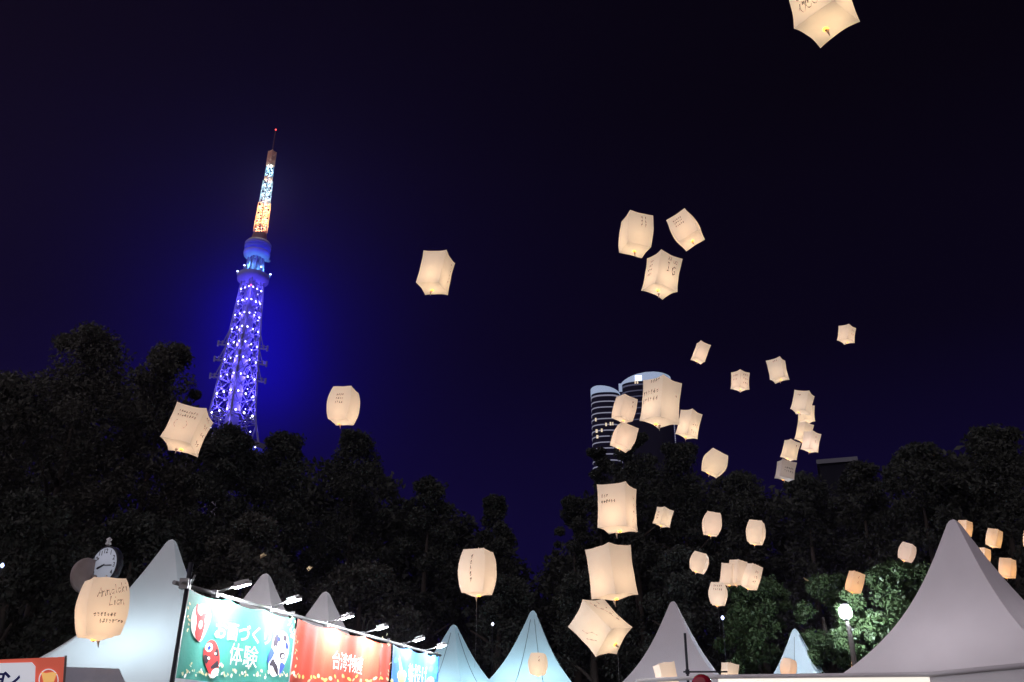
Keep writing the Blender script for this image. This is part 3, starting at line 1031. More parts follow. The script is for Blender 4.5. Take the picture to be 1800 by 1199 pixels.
# black scaffold with its clamps, one crossbar for the three banners
fr = empty('banner_scaffold', B0, 0, 'black pole scaffold with a long crossbar carrying the three banners', 'scaffold')
o_ = MB()
pole_top = at_height(329, 990, 0)  # placeholder direction only
ztop = plane_uv(329, 990)[1]
def loc_(u, z, off): return bworld(u, z, off) - B0
u_pole = plane_uv(327, 1029)[0] - 0.06
pm = MB(); pm.tube([loc_(u_pole, 0, .06), loc_(u_pole, ztop, .06)], 0.024, 10, M['black_metal']); pm.build('pole', None, fr)
for ue in u_edges[1:]:
    pm = MB(); pm.tube([loc_(ue, 0, -.06), loc_(ue, BH + 0.05, -.06)], 0.024, 8, M['grey_metal']); pm.build('pole', None, fr)
pm = MB(); pm.tube([loc_(u_pole - .1, BH + .0, -0.03), loc_(u_edges[-1] + .1, BH + .0, -.03)], 0.022, 8, M['grey_metal']); pm.build('crossbar', None, fr)
pm = MB(); pm.box(loc_(u_pole, BH, .03), (.09, .09, .10), M['grey_metal']); pm.tube([loc_(u_pole + .05, BH, .06), loc_(u_pole + .10, BH + .10, .06)], .012, 5, M['grey_metal'])
pm.tube([loc_(u_pole - .12, BH - .01, .06), loc_(u_pole + .02, BH + .01, .06)], .016, 5, M['grey_metal']); pm.build('clamp', None, fr)

# LED floods on short arms over the banners
M['flood_face'] = mat('flood_face', (0.9, 0.9, 0.9), 0.3, emit=(0.93, 0.97, 1.0), estr=1650.0)
for i, (x, y, lb_) in enumerate(((399, 1031, 'white floodlight on the crossbar, leftmost, above the first painted mask'),
                              (492, 1056, 'white floodlight on the crossbar above the right part of the green banner'),
                              (589, 1087, 'white floodlight on the crossbar above the left part of the red banner'),
                              (652, 1107, 'white floodlight on the crossbar above the right part of the red banner'),
                              (720, 1126, 'white floodlight on the crossbar above the left part of the blue banner'),
                              (760, 1137, 'white floodlight on the crossbar, rightmost, above the blue banner end'))):
    u, z = plane_uv(x - 5, y + 3)
    z = max(z, BH + 0.08)
    fo = empty('floodlight', bworld(u, z, 0.22), 0, lb_, 'floodlight', 'floodlights above the banners')
    rot = Matrix((bdir, bnrm, Vector((0, 0, 1)))).transposed()         # local x along banner, y to visitors
    tilt = rot @ Matrix.Rotation(math.radians(14), 3, 'X') @ Matrix.Rotation(math.radians(-14), 3, 'Y')
    hd = MB(); hd.box((0, 0, 0.03), (0.155, 0.13, 0.035), M['white_metal'], tilt)
    for q in range(5):
        hd.box(tilt @ Vector((-.06 + .03 * q, 0, .058)), (0.006, 0.11, 0.02), M['white_metal'], tilt)
    hd.build('lamp_head', None, fo)
    fc_ = MB(); fc_.box((0, 0, 0.006), (0.14, 0.115, 0.008), M['flood_face'], tilt); fc_.build('lamp_face', None, fo)
    ar = MB(); ar.tube([rot @ Vector((0.0, 0.0, 0.05)), rot @ Vector((-.06, -0.12, -0.02)), rot @ Vector((-.1, -0.24, BH - z + 0.01))], 0.014, 6, M['grey_metal'])
    ar.box(rot @ Vector((-.1, -0.25, BH - z)), (.06, .06, .07), M['grey_metal'], rot); ar.build('bracket', None, fo)

# ------------------------------------------------------------------ clock on its post
CD = 15.5
cc = at_depth(183, 994, CD)
caz = math.atan2(cc.x, cc.y)
clk = empty('street_clock', Vector((cc.x, cc.y, 0)), -caz, 'round white street clock showing a quarter past eight', 'clock')
M['dial'] = mat('clock_dial', (0.55, 0.58, 0.64), 0.4, emit=(0.5, 0.55, 0.68), estr=0.30, sample=False)
M['brown'] = mat('brown_metal', (0.30, 0.24, 0.23), 0.5, 0.2, 10, 0.2, 8)
RC = 0.285


def disc_rot(yaw): return Matrix.Rotation(yaw, 3, 'Z') @ Matrix.Rotation(math.pi / 2, 3, 'X')    # lathe z -> -y


rotA = disc_rot(math.radians(-50))


def turned(mb, rot, off):
    mb.v = [tuple(rot @ Vector(p) + Vector(off)) for p in mb.v]
    return mb


offA = (0, 0, cc.z)
cs_ = MB(); cs_.lathe([(RC * .9, -0.13), (RC * 1.06, -0.10), (RC * 1.08, 0.0), (RC * 1.0, 0.02), (RC * .99, 0.004), (0.01, 0.004)], 40, M['black_metal'])
turned(cs_, rotA, offA).build('case', None, clk)
dl = MB(); dl.lathe([(RC * .985, 0.006), (RC * .98, 0.010), (0.01, 0.010)], 40, M['dial']); dial = turned(dl, rotA, offA).build('dial', None, clk)
for hnum in range(1, 13):
    a = math.radians(90 - 30 * hnum)
    vs, fs = text_mesh(str(hnum), 0.012)
    nb = MB(); nb.add([rotA @ Vector((RC * .79 * math.cos(a) + x * .072, RC * .79 * math.sin(a) + y * .072, 0.0135)) + Vector(offA) for x, y in vs], fs, M['black_metal'])
    nb.build('numeral', None, dial)


def hand(ang, ln, w):
    a = math.radians(90 - ang)
    d = Vector((math.cos(a), math.sin(a), 0)); n = Vector((-d.y, d.x, 0))
    pts = [-d * ln * .18 - n * w * .6, -d * ln * .18 + n * w * .6, d * ln * .8 + n * w, d * ln, d * ln * .8 - n * w]
    mb = MB()
    vs = [rotA @ (p + Vector((0, 0, z))) + Vector(offA) for z in (0.018, 0.024) for p in pts]
    mb.add(vs, [(4, 3, 2, 1, 0), (5, 6, 7, 8, 9)] + [(k, (k + 1) % 5, 5 + (k + 1) % 5, 5 + k) for k in range(5)], M['black_metal'])
    mb.build('hand', None, clk)


hand(93, RC * .72, .010)
hand(250, RC * .52, .018)
cs2 = MB(); cs2.lathe([(RC * .92, -0.05), (RC * .97, 0.0), (RC * .92, 0.04), (0.01, 0.05)], 32, M['brown'])
turned(cs2, disc_rot(math.radians(40)), (-0.22, 0.12, cc.z - 0.16)).build('case', None, clk)
po = MB(); po.tube([(-0.10, 0.12, 0), (-0.10, 0.12, cc.z - RC * .5)], 0.05, 10, M['brown']); po.tube([(-.1, .12, cc.z + .1), (0.0, .06, cc.z + RC * 1.0), (0.0, .05, cc.z + RC * 1.25)], .025, 6, M['brown'])
po.build('post', None, clk)
fi = MB(); fi.lathe([(0.02, 0), (0.05, 0.02), (0.03, 0.07), (0.045, 0.10), (0.01, 0.13)], 8, M['white_metal']); fi.build('finial', None, clk, (0, .05, cc.z + RC * 1.12))

# ------------------------------------------------------------------ red stall sign at the left edge
M['sign_red'] = mat('sign_red', (0.62, 0.10, 0.07), 0.4, emit=(0.85, 0.16, 0.10), estr=0.42)
M['sign_white'] = mat('sign_white', (0.8, 0.8, 0.82), 0.4, emit=(0.75, 0.76, 0.85), estr=0.55)
M['sign_orange'] = mat('sign_orange', (0.75, 0.42, 0.14), 0.4, emit=(1.0, 0.55, 0.18), estr=0.65)
M['sign_blue'] = mat('sign_blue', (0.05, 0.06, 0.30), 0.5)
SD = 6.2
s0 = at_depth(20, 1190, SD)
saz = math.atan2(s0.x, s0.y)
sg = empty('stall_sign', Vector((s0.x, s0.y, 0)), -saz, 'red stall sign with white panel and orange emblem at the left edge', 'sign')
s_ip = ray(20, 1190)


def sign_xy(px, py):
    """pixel -> local x, z on the sign plane"""
    n = Vector((math.sin(saz), math.cos(saz), 0))
    r = ray(px, py)
    p = CAM + r * ((Vector((s0.x, s0.y, 0)) - CAM).dot(n) / r.dot(n))
    d = p - Vector((s0.x, s0.y, 0))
    return d.dot(Vector((math.cos(saz), -math.sin(saz), 0))), d.z


def slab(name, pts_px, m, y0, y1, parent):
    pts = [sign_xy(*p) for p in pts_px]
    mb = MB(); n = len(pts)
    vs = [(x, y0, z) for x, z in pts] + [(x, y1, z) for x, z in pts]
    mb.add(vs, [tuple(range(n)), tuple(range(2 * n - 1, n - 1, -1))] + [(k, n + k, n + (k + 1) % n, (k + 1) % n) for k in range(n)], m)
    return mb.build(name, None, parent)


slab('board', [(-140, 1166), (113, 1155), (106, 1262), (-140, 1266)], M['sign_red'], -0.02, 0.01, sg)
slab('edge_trim', [(113.5, 1153), (117.5, 1153), (110, 1262), (106.5, 1262)], M['brown'], -0.028, 0.0, sg)
slab('white_panel', [(-140, 1170), (56, 1165), (62, 1172), (59, 1262), (-140, 1266)], M['sign_white'], -0.035, -0.022, sg)
ring_pts = ell(85, 1196, 17.5, 20, 0, 28)
slab('emblem_ring', ring_pts, M['sign_white'], -0.030, -0.022, sg)
slab('emblem_ground', ell(85, 1196, 15.6, 18, 0, 28), M['sign_red'], -0.034, -0.031, sg)
slab('emblem', [(72, 1182), (80, 1184), (92, 1182), (99, 1184), (94, 1200), (90, 1210), (80, 1210), (76, 1200)], M['sign_orange'], -0.040, -0.035, sg)
vs, fs = text_mesh('ン', 0.02)
x0, z0 = sign_xy(18, 1196); hz = sign_xy(17, 1184)[1] - sign_xy(17, 1214)[1]
lt = MB(); lt.add([(x0 + x * hz, -0.038, z0 + y * hz) for x, y in vs], fs, M['sign_blue']); lt.build('lettering', None, sg)
vs, fs = text_mesh('ョ', 0.02)
x0 = sign_xy(-6, 1200)[0]
lt = MB(); lt.add([(x0 + x * hz * .8, -0.038, z0 + y * hz * .8) for x, y in vs], fs, M['sign_blue']); lt.build('lettering', None, sg)
for xx in (-.7, .1):
    pm = MB(); pm.box((xx, 0.06, 0.95), (0.05, 0.05, 1.9), M['grey_metal']); pm.build('support_post', None, sg)

# ------------------------------------------------------------------ small tarpaulin stall roof beside it
M['tarp'] = mat('grey_tarpaulin', (0.50, 0.52, 0.60), 0.35, 0.5, 9, 0.15, 4, spec=0.6)
M['tarp_pale'] = mat('pale_tarpaulin', (0.75, 0.71, 0.71), 0.35, 0.5, 9, 0.15, 4, spec=0.6)
RD = 8.0
r0, r1 = at_depth(104, 1178, RD), at_depth(209, 1173, RD)
rdir = Vector((r1.x - r0.x, r1.y - r0.y, 0)).normalized(); rn = Vector((rdir.y, -rdir.x, 0))
if rn.dot(CAM - r0) < 0: rn = -rn
rt = empty('tarpaulin_stall', Vector((r0.x, r0.y, 0)), math.atan2(rdir.y, rdir.x), 'small stall roof of shiny grey tarpaulin in front of the white tent', 'stall')
L_ = (Vector((r1.x, r1.y, 0)) - Vector((r0.x, r0.y, 0))).length
zr = (r0.z + r1.z) / 2


def sheet(name, A, B, C_, D_, m, nu=20, nv=12, amp=.012):
    mb = MB(); vs, fs = [], []
    A, B, C_, D_ = map(Vector, (A, B, C_, D_))
    for j in range(nv + 1):
        for i in range(nu + 1):
            p = A.lerp(B, i / nu).lerp(D_.lerp(C_, i / nu), j / nv)
            w = math.sin(math.pi * i / nu) * math.sin(math.pi * j / nv)
            p.z -= .05 * w + amp * math.sin(i * 1.3 + j * .7) * w
            vs.append(p)
    for j in range(nv):
        for i in range(nu):
            a = j * (nu + 1) + i
            fs.append((a, a + 1, a + nu + 2, a + nu + 1))
    mb.add(vs, fs, m, True)
    return mb.build(name, None, rt)


sheet('front_slope', (-.8, 0, zr), (L_, 0, zr + .01), (L_ + .18, -.75, zr - .34), (-.8, -.75, zr - .34), M['tarp'])
sheet('back_slope', (-.8, 0.004, zr), (L_, 0.004, zr + .01), (L_ + .18, .75, zr - .34), (-.8, .75, zr - .34), M['tarp'])
sheet('end_flap', (L_ + .004, 0, zr + .01), (L_ + .004, 0.001, zr + .008), (L_ + .19, .75, zr - .36), (L_ + .19, -.75, zr - .36), M['tarp_pale'], amp=.03)
for xx in (-.7, L_ + .1):
    for yy in (-.7, .7):
        pm = MB(); pm.box((xx, yy, (zr - .36) / 2), (.035, .035, zr - .36), M['grey_metal']); pm.build('leg', None, rt)

# ------------------------------------------------------------------ street lamp among the trees at the right
LD = 27.0
lh = at_depth(1486, 1076, LD)
laz = math.atan2(lh.x, lh.y)
sl = empty('street_lamp', Vector((lh.x, lh.y, 0)), -laz, 'glowing white street lamp on a pale post among green leaves', 'street lamp')
M['post_paint'] = mat('weathered_post_paint', (0.16, 0.14, 0.13), 0.6, 0.2, 20, 0.2, 6)
M['lamp_white'] = mat('lamp_globe', (0.9, 0.92, 1.0), 0.3, emit=(0.80, 0.88, 1.0), estr=560.0)
pm = MB(); pm.tube([(0.05, 0, 0), (0.05, 0, lh.z - .9), (0.03, 0, lh.z - .35), (-0.02, 0, lh.z - .16)], [.085, .075, .06, .05], 10, M['post_paint']); pm.build('post', None, sl)
pm = MB(); pm.lathe([(.09, -.17), (.15, -.11), (.17, 0.0), (.15, .10), (.08, .17)], 12, M['lamp_white'], (0, 0, lh.z)); pm.build('lamp_globe', None, sl)
pm = MB(); pm.lathe([(.10, .175), (.11, .20), (.04, .24)], 12, M['white_metal'], (0, 0, lh.z)); pm.build('lamp_cap', None, sl)
pm = MB(); pm.lathe([(.06, -.22), (.10, -.18), (.10, -.174)], 12, M['white_metal'], (0, 0, lh.z)); pm.build('lamp_collar', None, sl)

# small lights far off between the trees
for x, y, D_, lb_, cl_ in ((866, 1097, 34, 'tiny white garden lamp between the two pale blue tents', (0.8, 0.85, 1)),
                           (1270, 1086, 28, 'small bluish garden lamp right of the purple tent', (0.5, 0.6, 1)),
                           (4, 994, 26, 'dim bluish garden lamp at the left edge near the clock', (0.4, 0.5, .9))):
    p = at_depth(x, y, D_)
    gl = empty('garden_lamp', Vector((p.x, p.y, 0)), 0, lb_, 'lamp')
    mm = mat('garden_lamp_glow', (.8, .8, .9), .4, emit=cl_, estr=2.5, sample=False)
    a = MB(); a.lathe([(.02, -.06), (.055, 0), (.02, .06)], 8, mm); a.build('bulb', None, gl, (0, 0, p.z))
    a = MB(); a.tube([(0, 0, 0), (0, 0, p.z - .06)], .009, 6, M['black_metal']); a.build('post', None, gl)

# ------------------------------------------------------------------ stand with a crossbar, red balloon, foreground fascia
st0 = at_depth(1207, 1160, 11.5)
sd = empty('crossbar_stand', Vector((st0.x, st0.y, 0)), -math.atan2(st0.x, st0.y), 'thin black stand with a crossbar in front of the purplish tent', 'stand')
zt = at_depth(1203, 1113, 11.5).z; zc = at_depth(1207, 1181, 11.5).z
pm = MB(); pm.tube([(0, 0, 0), (0, 0, zt)], .016, 8, M['black_metal']); pm.build('pole', None, sd)
pm = MB(); pm.tube([(-.05, 0, zc), (.47, 0, zc - .0)], .011, 6, M['black_metal']); pm.build('crossbar', None, sd)
pm = MB(); pm.box((0, 0, zc), (.05, .05, .05), M['black_metal']); pm.build('clamp', None, sd)

M['balloon'] = mat('red_balloon_skin', (0.35, 0.01, 0.03), 0.12, spec=0.7)
bl = at_depth(1234, 1205, 7.0)
bo = empty('balloon', bl, 0, 'glossy dark red balloon at the bottom under the purplish tent', 'balloon')
pm = MB(); pm.lathe([(.005, -.10), (.03, -.085), (.06, -.05), (.075, 0), (.07, .035), (.05, .062), (.02, .076), (.004, .078)], 24, M['balloon']); pm.build('skin', None, bo)
pm = MB(); pm.lathe([(.014, -.12), (.004, -.10)], 8, M['balloon']); pm.build('knot', None, bo)
pm = MB(); pm.tube([(0, 0, -.12), (.01, 0, -.7), (0, .01, -bl.z)], .002, 4, M['string']); pm.build('string', None, bo)

M['fascia'] = mat('painted_glow_fascia', (0.8, 0.78, 0.72), 0.6, 0.1, 6, 0.08, 3, emit=(1.0, 0.93, 0.82), estr=0.8)  # lamp light falling on the stall front is painted in as emission
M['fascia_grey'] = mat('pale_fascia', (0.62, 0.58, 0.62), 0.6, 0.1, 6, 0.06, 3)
f0, f1, f2 = at_depth(1262, 1190, 10.6), at_depth(1632, 1186, 9.6), at_depth(1830, 1167, 9.0)
fa = empty('stall_fascia', Vector((f0.x, f0.y, 0)), 0, 'long pale stall fascia along the bottom edge below the big tent', 'stall front')


def fascia_part(name, a, b, m, drop=.42, thick=.05):
    d = Vector((b.x - a.x, b.y - a.y, 0)).normalized(); n = Vector((-d.y, d.x, 0)) * thick
    A, Bv = a - fa.location, b - fa.location
    dn = Vector((0, 0, -drop))
    vs = [A, Bv, Bv + dn, A + dn, A + n, Bv + n, Bv + n + dn, A + n + dn]
    mb = MB(); mb.add(vs, [(0, 3, 2, 1), (4, 5, 6, 7), (0, 1, 5, 4), (3, 7, 6, 2), (0, 4, 7, 3), (1, 2, 6, 5)], m)
    mb.build(name, None, fa)


fascia_part('glow_panel', f0, f1, M['fascia'])
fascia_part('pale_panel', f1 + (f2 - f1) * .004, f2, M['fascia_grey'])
pm = MB(); pm.tube([f0 - fa.location + Vector((-.9, 0, -.05)), f0 - fa.location + Vector((0, -.03, .0)), f1 - fa.location + Vector((0, -.03, 0.0)), f2 - fa.location + Vector((0, -.03, 0.0))], .022, 8, M['fascia_grey']); pm.build('edge_roll', None, fa)
for p in (f0, f1, f2):
    q = p - fa.location
    pm = MB(); pm.box((q.x, q.y + .12, (p.z - .1) / 2), (.05, .05, p.z - .1), M['white_metal']); pm.build('support_post', None, fa)

# ------------------------------------------------------------------ lanterns
def deform(u, v, w, a, c, e_, b_, k_=0.0):
    q = (u, v, w); s = (a, a, c); out = []
    for i in range(3):
        j, k = (i + 1) % 3, (i + 2) % 3
        A, B = 1 - q[j] ** 2, 1 - q[k] ** 2
        m_ = 0.55 if i == 2 else 1.0
        out.append(s[i] * q[i] * (1 - e_ * (A * q[k] ** 2 + B * q[j] ** 2) + b_ * m_ * A * B))
    g_ = 1 - k_ * w * w                                  # barrel: narrower towards top and bottom
    return Vector((out[0] * g_, out[1] * g_, out[2]))


LA, LC = 0.5, 0.66                                     # unit lantern: half side .5, half height .66
VARS = [(0.045, 0.12, 0.0), (0.015, 0.16, 0.24), (0.062, 0.10, 0.0), (0.025, 0.15, 0.10)]


def lantern_mesh(e_, b_, k_, seed):
    r = random.Random(seed)
    n = 12
    idx, vs, fs = {}, [], []
    ph = [r.uniform(0, 6.28) for _ in range(6)]

    def vert(i, j, k):
        key = (i, j, k)
        if key not in idx:
            u, v, w = [2 * t / n - 1 for t in key]
            p = deform(u, v, w, LA, LC, e_, b_, k_)
            # slight crumple of the paper
            d = 0.005 * (math.sin(5 * u + ph[0] + 3 * w) + math.sin(7 * w + ph[1] - 2 * v) + math.sin(6 * v + ph[2] + 4 * w))
            p *= 1 + d
            # bottom is gathered to the middle
            if k == 0:
                g2 = max(0, 1 - math.hypot(u, v) / 1.1)
                p.z -= 0.05 * g2 * g2
            idx[key] = len(vs); vs.append(p)
        return idx[key]
    for ax in range(3):
        for side in (0, n):
            for i in range(n):
                for j in range(n):
                    quad = []
                    for di, dj in ((0, 0), (1, 0), (1, 1), (0, 1)):
                        c = [0, 0, 0]; c[ax] = side; c[(ax + 1) % 3] = i + di; c[(ax + 2) % 3] = j + dj
                        quad.append(vert(*c))
                    fs.append(tuple(quad) if side else tuple(reversed(quad)))
    me = bpy.data.meshes.new('paper_bag')
    me.from_pydata([tuple(v) for v in vs], [], fs)
    me.materials.append(M['paper'])
    me.polygons.foreach_set('use_smooth', [True] * len(fs))
    inv = {v: k for k, v in idx.items()}
    for ed_ in me.edges:
        a, b = inv[ed_.vertices[0]], inv[ed_.vertices[1]]
        on = sum(1 for t in range(3) if a[t] == b[t] and a[t] in (0, n))
        if on >= 2:
            ed_.use_edge_sharp = True
    me.update()
    return me


LM = [lantern_mesh(*q, i) for i, q in enumerate(VARS)]
_lm = MB(); _lm.lathe([(.055, -.012), (.072, 0.0), (.065, .03)], 14, M['flame']); _lm.lathe([(.010, -.03), (.026, -.026), (.028, -.013)], 10, M['battery'])
LAMP_ME = _lm.mesh('lamp_unit')
_tm = MB(); _tm.tube([(0, 0, .02), (0.004, 0, -.05), (0.012, 0.004, -.11), (0.02, .01, -.16)], [.05, .028, .015, .008], 7, M['tail'])
TAIL_ME = _tm.mesh('tail_knot')
_tp = MB(); _tp.tube([(0, 0, -.02), (0.0, 0, .05), (0.008, 0, .085)], [.03, .014, .008], 6, M['tail'])
TOP_ME = _tp.mesh('top_knot')

GLYPH = {'A': [[(0, 0), (.35, 1), (.6, 0)], [(.12, .4), (.55, .42)]],
         'n': [[(0, .55), (.08, 0)], [(.05, .4), (.3, .55), (.42, .3), (.5, 0)]],
         'a': [[(.45, .5), (.15, .5), (.05, .2), (.25, .02), (.45, .3), (.5, 0)]],
         'l': [[(.1, 1), (.15, .1), (.3, .05)]], 'k': [[(.1, 1), (.08, 0)], [(.42, .55), (.12, .28), (.48, 0)]],
         'i': [[(.15, .5), (.18, 0)], [(.2, .8), (.26, .88)]], 'e': [[(.1, .28), (.42, .36), (.3, .55), (.1, .4), (.15, .05), (.45, .1)]],
         'L': [[(.2, 1), (.05, .05), (.5, .12)]], 'u': [[(0, .5), (.08, .06), (.35, .1), (.42, .5)], [(.42, .4), (.5, 0)]],
         'I': [[(.1, 1), (.5, 1)], [(.3, 1), (.3, 0)], [(.1, 0), (.5, 0)]],
         'G': [[(.6, .85), (.35, 1), (.1, .7), (.08, .3), (.3, 0), (.6, .12), (.62, .42), (.4, .42)]],
         '8': [[(.5, .8), (.28, 1), (.1, .8), (.5, .25), (.3, 0), (.08, .22), (.5, .8)]],
         'J': [[(.5, 1), (.45, .15), (.2, 0), (.05, .2)]], 'c': [[(.45, .45), (.2, .52), (.05, .25), (.2, .02), (.45, .1)]]}


def word(txt, x, y, s, slope=0.0):
    out = []; cx = x
    for ch in txt:
        if ch != ' ':
            for st in GLYPH.get(ch, GLYPH['n']):
                out.append([(cx + px * s, y + (cx - x) * slope + py * s) for px, py in st])
        cx += s * (.62 if ch not in 'il' else .38)
    return out


def kana(r, x, y, s):
    st = []
    k = r.randint(2, 4)
    for i in range(k):
        t = r.random()
        if t < .4: st.append([(x + r.uniform(.0, .2) * s, y + s * r.uniform(.2, .9)), (x + r.uniform(.75, 1) * s, y + s * r.uniform(.25, .95))])
        elif t < .75: st.append([(x + s * r.uniform(.3, .7), y + s), (x + s * r.uniform(.3, .6), y + s * .5), (x + s * r.uniform(.1, .5), y)])
        else: st.append([(x + s * .2, y + s * .5), (x + s * .6, y + s * .65), (x + s * .85, y + s * .3), (x + s * .4, y + s * .05)])
    return st


def lines(r, x, y, s, n, rows, vertical=False, slope=0.0):
    out = []
    for q in range(rows):
        for i in range(n):
            if vertical: out += kana(r, x + q * s * 1.5, y - i * s * 1.35, s)
            else: out += kana(r, x + i * s * 1.2, y - q * s * 1.7 + i * slope * s, s)
    return out


def write(root, face, strokes, var, width=0.016):
    e_, b_, k_ = VARS[var]
    mb = MB()
    for st in strokes:
        pts = []
        for (x0, y0), (x1, y1) in zip(st[:-1], st[1:]):
            n = max(1, int(math.hypot(x1 - x0, y1 - y0) / .1))
            pts += [(x0 + (x1 - x0) * k / n, y0 + (y1 - y0) * k / n) for k in range(n)]
        pts.append(st[-1])
        vs = []
        wk = random.uniform(.75, 1.4)
        for i, (x, y) in enumerate(pts):
            xa, ya = pts[max(0, i - 1)]; xb, yb = pts[min(len(pts) - 1, i + 1)]
            dx, dy = xb - xa, yb - ya; l = math.hypot(dx, dy) or 1
            wd = width * wk * (0.6 + 0.5 * math.sin(1.3 + 2.1 * i)) ; nx, ny = -dy / l * wd, dx / l * wd * LA / LC
            for sgn in (-1, 1):
                u, v = x + sgn * nx, y + sgn * ny
                u, v = max(-.97, min(.97, u)), max(-.97, min(.97, v))
                p = deform(u, -1, v, LA, LC, e_, b_, k_) if face == 'A' else deform(1, u, v, LA, LC, e_, b_, k_)
                p *= 1.012
                p += Vector((0, -.012, 0)) if face == 'A' else Vector((.012, 0, 0))
                vs.append(p)
        fs = [(2 * i, 2 * i + 2, 2 * i + 3, 2 * i + 1) for i in range(len(pts) - 1)]
        mb.add(vs, fs, M['ink'])
    return tag(mb.build('handwriting', None, root), kind='stuff')




def lantern(bb, f, roll, label, tilt=0.0, power=1.0, col=(1.0, 0.70, 0.45), var=0, writing=(), string=0.0, size=0.36, seed=0):
    x0, y0, x1, y1 = bb
    cx, cy = (x0 + x1) / 2, (y0 + y1) / 2
    # share of the left face -> turn about the lantern's own axis
    psi = math.atan2(1 - f, f)
    r = ray(cx, cy); az = math.atan2(r.x, r.y)
    nat = math.degrees(math.atan2(945 - cx, cy + 2800))
    fwd = Vector((math.sin(az), math.cos(az), 0)); right = Vector((math.cos(az), -math.sin(az), 0))
    R = Matrix.Rotation(math.radians(roll - nat), 3, fwd) @ Matrix.Rotation(math.radians(-tilt), 3, right) @ Matrix.Rotation(-az - psi, 3, 'Z')
    dist, asp = 8.0, 1.0
    px, py = cx, cy
    for _ in range(14):
        P0 = CAM + ray(px, py).normalized() * dist
        q = [proj(P0 + R @ Vector((p.x * size * asp, p.y * size * asp, p.z * size))) for p in (v.co for v in LM[var].vertices)]
        bx0, bx1 = min(a[0] for a in q), max(a[0] for a in q); by0, by1 = min(a[1] for a in q), max(a[1] for a in q)
        dist *= (by1 - by0) / (y1 - y0)
        asp *= ((x1 - x0) / (bx1 - bx0) * (by1 - by0) / (y1 - y0)) ** 0.7
        asp = max(.72, min(1.35, asp))
        px += cx - (bx0 + bx1) / 2; py += cy - (by0 + by1) / 2
    root = empty('sky_lantern', P0, 0, label, 'lantern', 'paper lanterns drifting over the fair')
    root.rotation_euler = R.to_euler()
    root.scale = (size * asp, size * asp, size)
    bag = link('paper_bag', LM[var], root)
    if power < .3 or col == OR:
        bag.material_slots[0].link = 'OBJECT'
        bag.material_slots[0].material = M['paper_unlit'] if power < .3 else M['paper_orange']
    rr = random.Random(seed or int(cx * 7 + cy))
    lo = link('lamp_unit', LAMP_ME, root, (rr.uniform(-.08, .16), rr.uniform(-.16, .02), -LC - .085))
    link('tail_knot', TAIL_ME, root, (rr.uniform(-.05, .0), rr.uniform(-.0, .05), -LC - .09))
    link('top_knot', TOP_ME, root, (0, 0, LC * 1.05))
    area = (size * asp / .36) * (size / .36)
    point_light('lantern_light', (rr.uniform(-.06, .06), rr.uniform(-.06, .06), -LC * .42), 1.8 * power * area * rr.uniform(.85, 1.15), (col[0], col[1] * rr.uniform(.95, 1.04), col[2] * rr.uniform(.88, 1.1)), .05, root)
    for face, strokes, *bold in writing:
        if callable(strokes): strokes = strokes(rr)
        write(root, face, strokes, var, (0.016 if (y1 - y0) > 60 else 0.022) * (bold[0] if bold else 1))
    if string:
        dn = R.transposed() @ Vector((0, 0, -string * size)); dn = Vector((dn.x / (size * asp), dn.y / (size * asp), dn.z / size))
        st_ = Vector((0.0, 0.0, -LC - .15))
        sb = MB(); sb.tube([st_, st_ + dn * .5 + Vector((.02, 0, 0)), st_ + dn], .0035, 4, M['string']); sb.build('hanging_string', None, root)
    return root, dist


K = lines
def W_(x, y, s, n, rows, vert=False, slope=0.0):
    return lambda r: lines(r, x, y, s, n, rows, vert, slope)


def loops(r, x, y, s, n):
    out = []
    for i in range(n):
        out.append([(x + s * i * .9 + s * .4 * math.cos(t), y + s * .5 * math.sin(t) * (1 + .2 * r.random())) for t in np.linspace(r.random() * 3, r.random() * 3 + 5.2, 9)])
    return out


